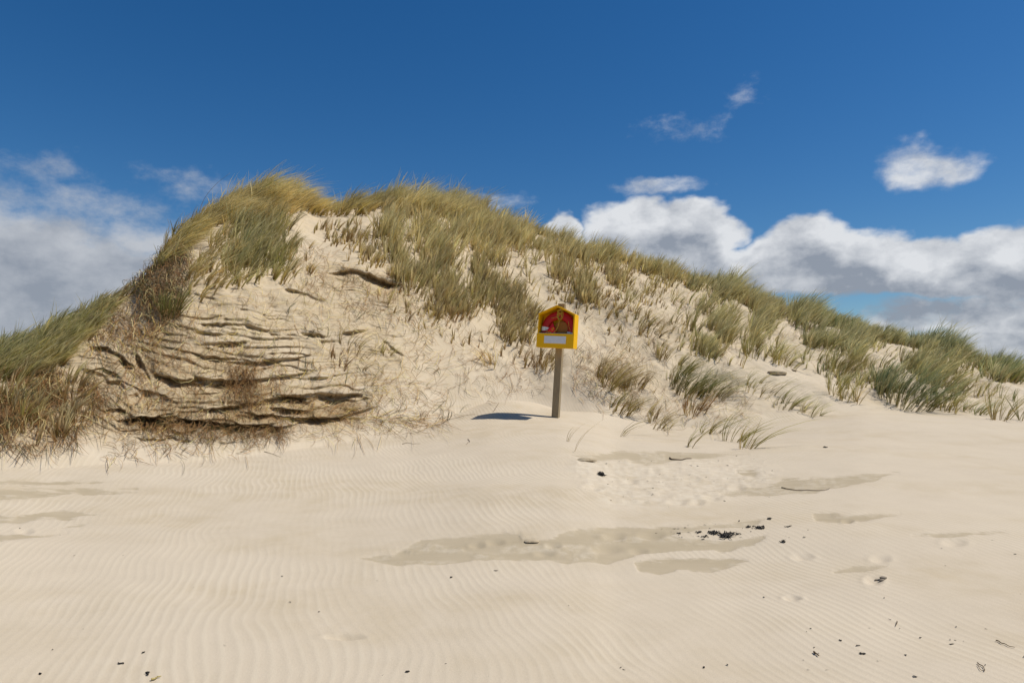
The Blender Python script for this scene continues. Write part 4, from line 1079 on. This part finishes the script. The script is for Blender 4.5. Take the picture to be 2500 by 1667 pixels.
# (u, v, ru, rv, gain, cap)
CLOUDS = [
 (1370,578,75,58,3.5,1.4), (1560,604,160,128,4,2.2), (1680,596,150,116,4,2.2), (1500,650,200,66,3,1.8), (1700,655,280,48,2.6,1.8),
 (1960,622,165,96,3.6,2.2), (2090,650,190,82,3.6,2.2), (2000,662,290,52,2.6,1.8), (2270,660,190,74,3,2.2), (2430,650,190,82,3.6,2.2), (2640,650,220,100,3.6,2.2), (2950,650,320,120,3,2.2), (2300,684,360,42,2.2,1.8),
 (1605,450,150,32,.9,.46), (2240,404,140,56,1.1,.62), (2330,414,105,44,.9,.55), (1827,236,60,36,.36,.22), (1655,312,110,30,.24,.14), (1745,304,60,26,.22,.12), (1240,488,80,26,.42,.26),
 (2250,775,210,48,1.6,.75), (2430,775,210,60,1.8,.95), (2480,850,260,70,2.2,1.2), (2250,850,300,50,1.3,.7), (2600,830,500,90,1.4,1.1),
 (-150,690,440,240,1.8,1.5), (60,625,330,145,1.3,1.1), (230,745,380,215,1.7,1.4), (370,600,230,80,.9,.75), (350,690,260,115,1.4,1.1), (500,452,170,44,.40,.26), (100,412,160,44,.42,.28), (-700,600,700,240,1.8,1.5), (150,850,700,150,1.5,1.4), (240,510,330,62,.5,.36),
]
CG = cloud_group()
dirv = N(nt, 'ShaderNodeTexCoord').outputs['Generated']
wn = N(nt, 'ShaderNodeTexNoise'); wn.inputs['Scale'].default_value = 13; wn.inputs['Detail'].default_value = 3.5; wn.inputs['Roughness'].default_value = .55
L(mapping(nt, dirv, (1, 1, 1.6)), wn.inputs['Vector'])
ws = N(nt, 'ShaderNodeVectorMath', operation='SUBTRACT'); L(wn.outputs['Color'], ws.inputs[0]); ws.inputs[1].default_value = (.5, .5, .5)
wm = N(nt, 'ShaderNodeVectorMath', operation='MULTIPLY'); L(ws.outputs[0], wm.inputs[0]); wm.inputs[1].default_value = (.085, .055, 0)
def field(shift):
    n = nt.nodes.new('ShaderNodeGroup'); n.node_tree = CG; L(dirv, n.inputs['Dir']); L(wm.outputs[0], n.inputs['Warp']); n.inputs['Shift'].default_value = shift; return n.outputs[0]
f0 = field((0, 0, 0)); f1 = field((.016, .034, 0))
dens = mrange(nt, f0, .0, .85, 0, .97, True)
occ = mrange(nt, f1, .1, 1.6, 0, .74)
mott = noise(nt, mapping(nt, dirv, (1, 1, 1.5)), 13, 6, .6)
lit = mth(nt, 'ADD', mth(nt, 'SUBTRACT', 1.0, occ), mth(nt, 'MULTIPLY', mth(nt, 'SUBTRACT', mott, .54), 2.6), True)
sepd = N(nt, 'ShaderNodeSeparateXYZ'); L(dirv, sepd.inputs[0])
lit = mth(nt, 'MULTIPLY', lit, mrange(nt, sepd.outputs[0], -.38, -.05, .5, 1.0))
ccol = mixc(nt, lit, (3.2, 3.6, 4.3), (8.5, 8.7, 9.0))
w.cycles.sampling_method = 'MANUAL'; w.cycles.sample_map_resolution = 256
# colour of the clear sky, deepened as through a polariser
hs = N(nt, 'ShaderNodeHueSaturation'); hs.inputs['Saturation'].default_value = 1.33; hs.inputs['Value'].default_value = .92; L(sky.outputs[0], hs.inputs['Color'])
gm = N(nt, 'ShaderNodeMix', data_type='RGBA', blend_type='MULTIPLY'); gm.inputs[0].default_value = 1; L(hs.outputs[0], gm.inputs[6]); gm.inputs[7].default_value = (.82, .92, 1.0, 1)
L(mixc(nt, dens, gm.outputs[2], ccol), bg.inputs['Color'])

# ------------------------------------------------------------------ camera and render
cam = bpy.data.cameras.new('camera'); co = bpy.data.objects.new('camera', cam); link(co)
co.location = (0, 0, EYE); co.rotation_euler = (math.pi/2+PITCH, 0, 0)
cam.sensor_width = 36; cam.lens = 24.0; cam.clip_end = 8000; cam.clip_start = .05
S.camera = co
S.render.resolution_x = 1024; S.render.resolution_y = 682
S.view_settings.view_transform = 'Standard'; S.view_settings.look = 'None'; S.view_settings.exposure = 0; S.view_settings.gamma = 1
print('blades', b1.n, b2.n, b3.n, b4.n, b5.n, b6.n, b7.n)
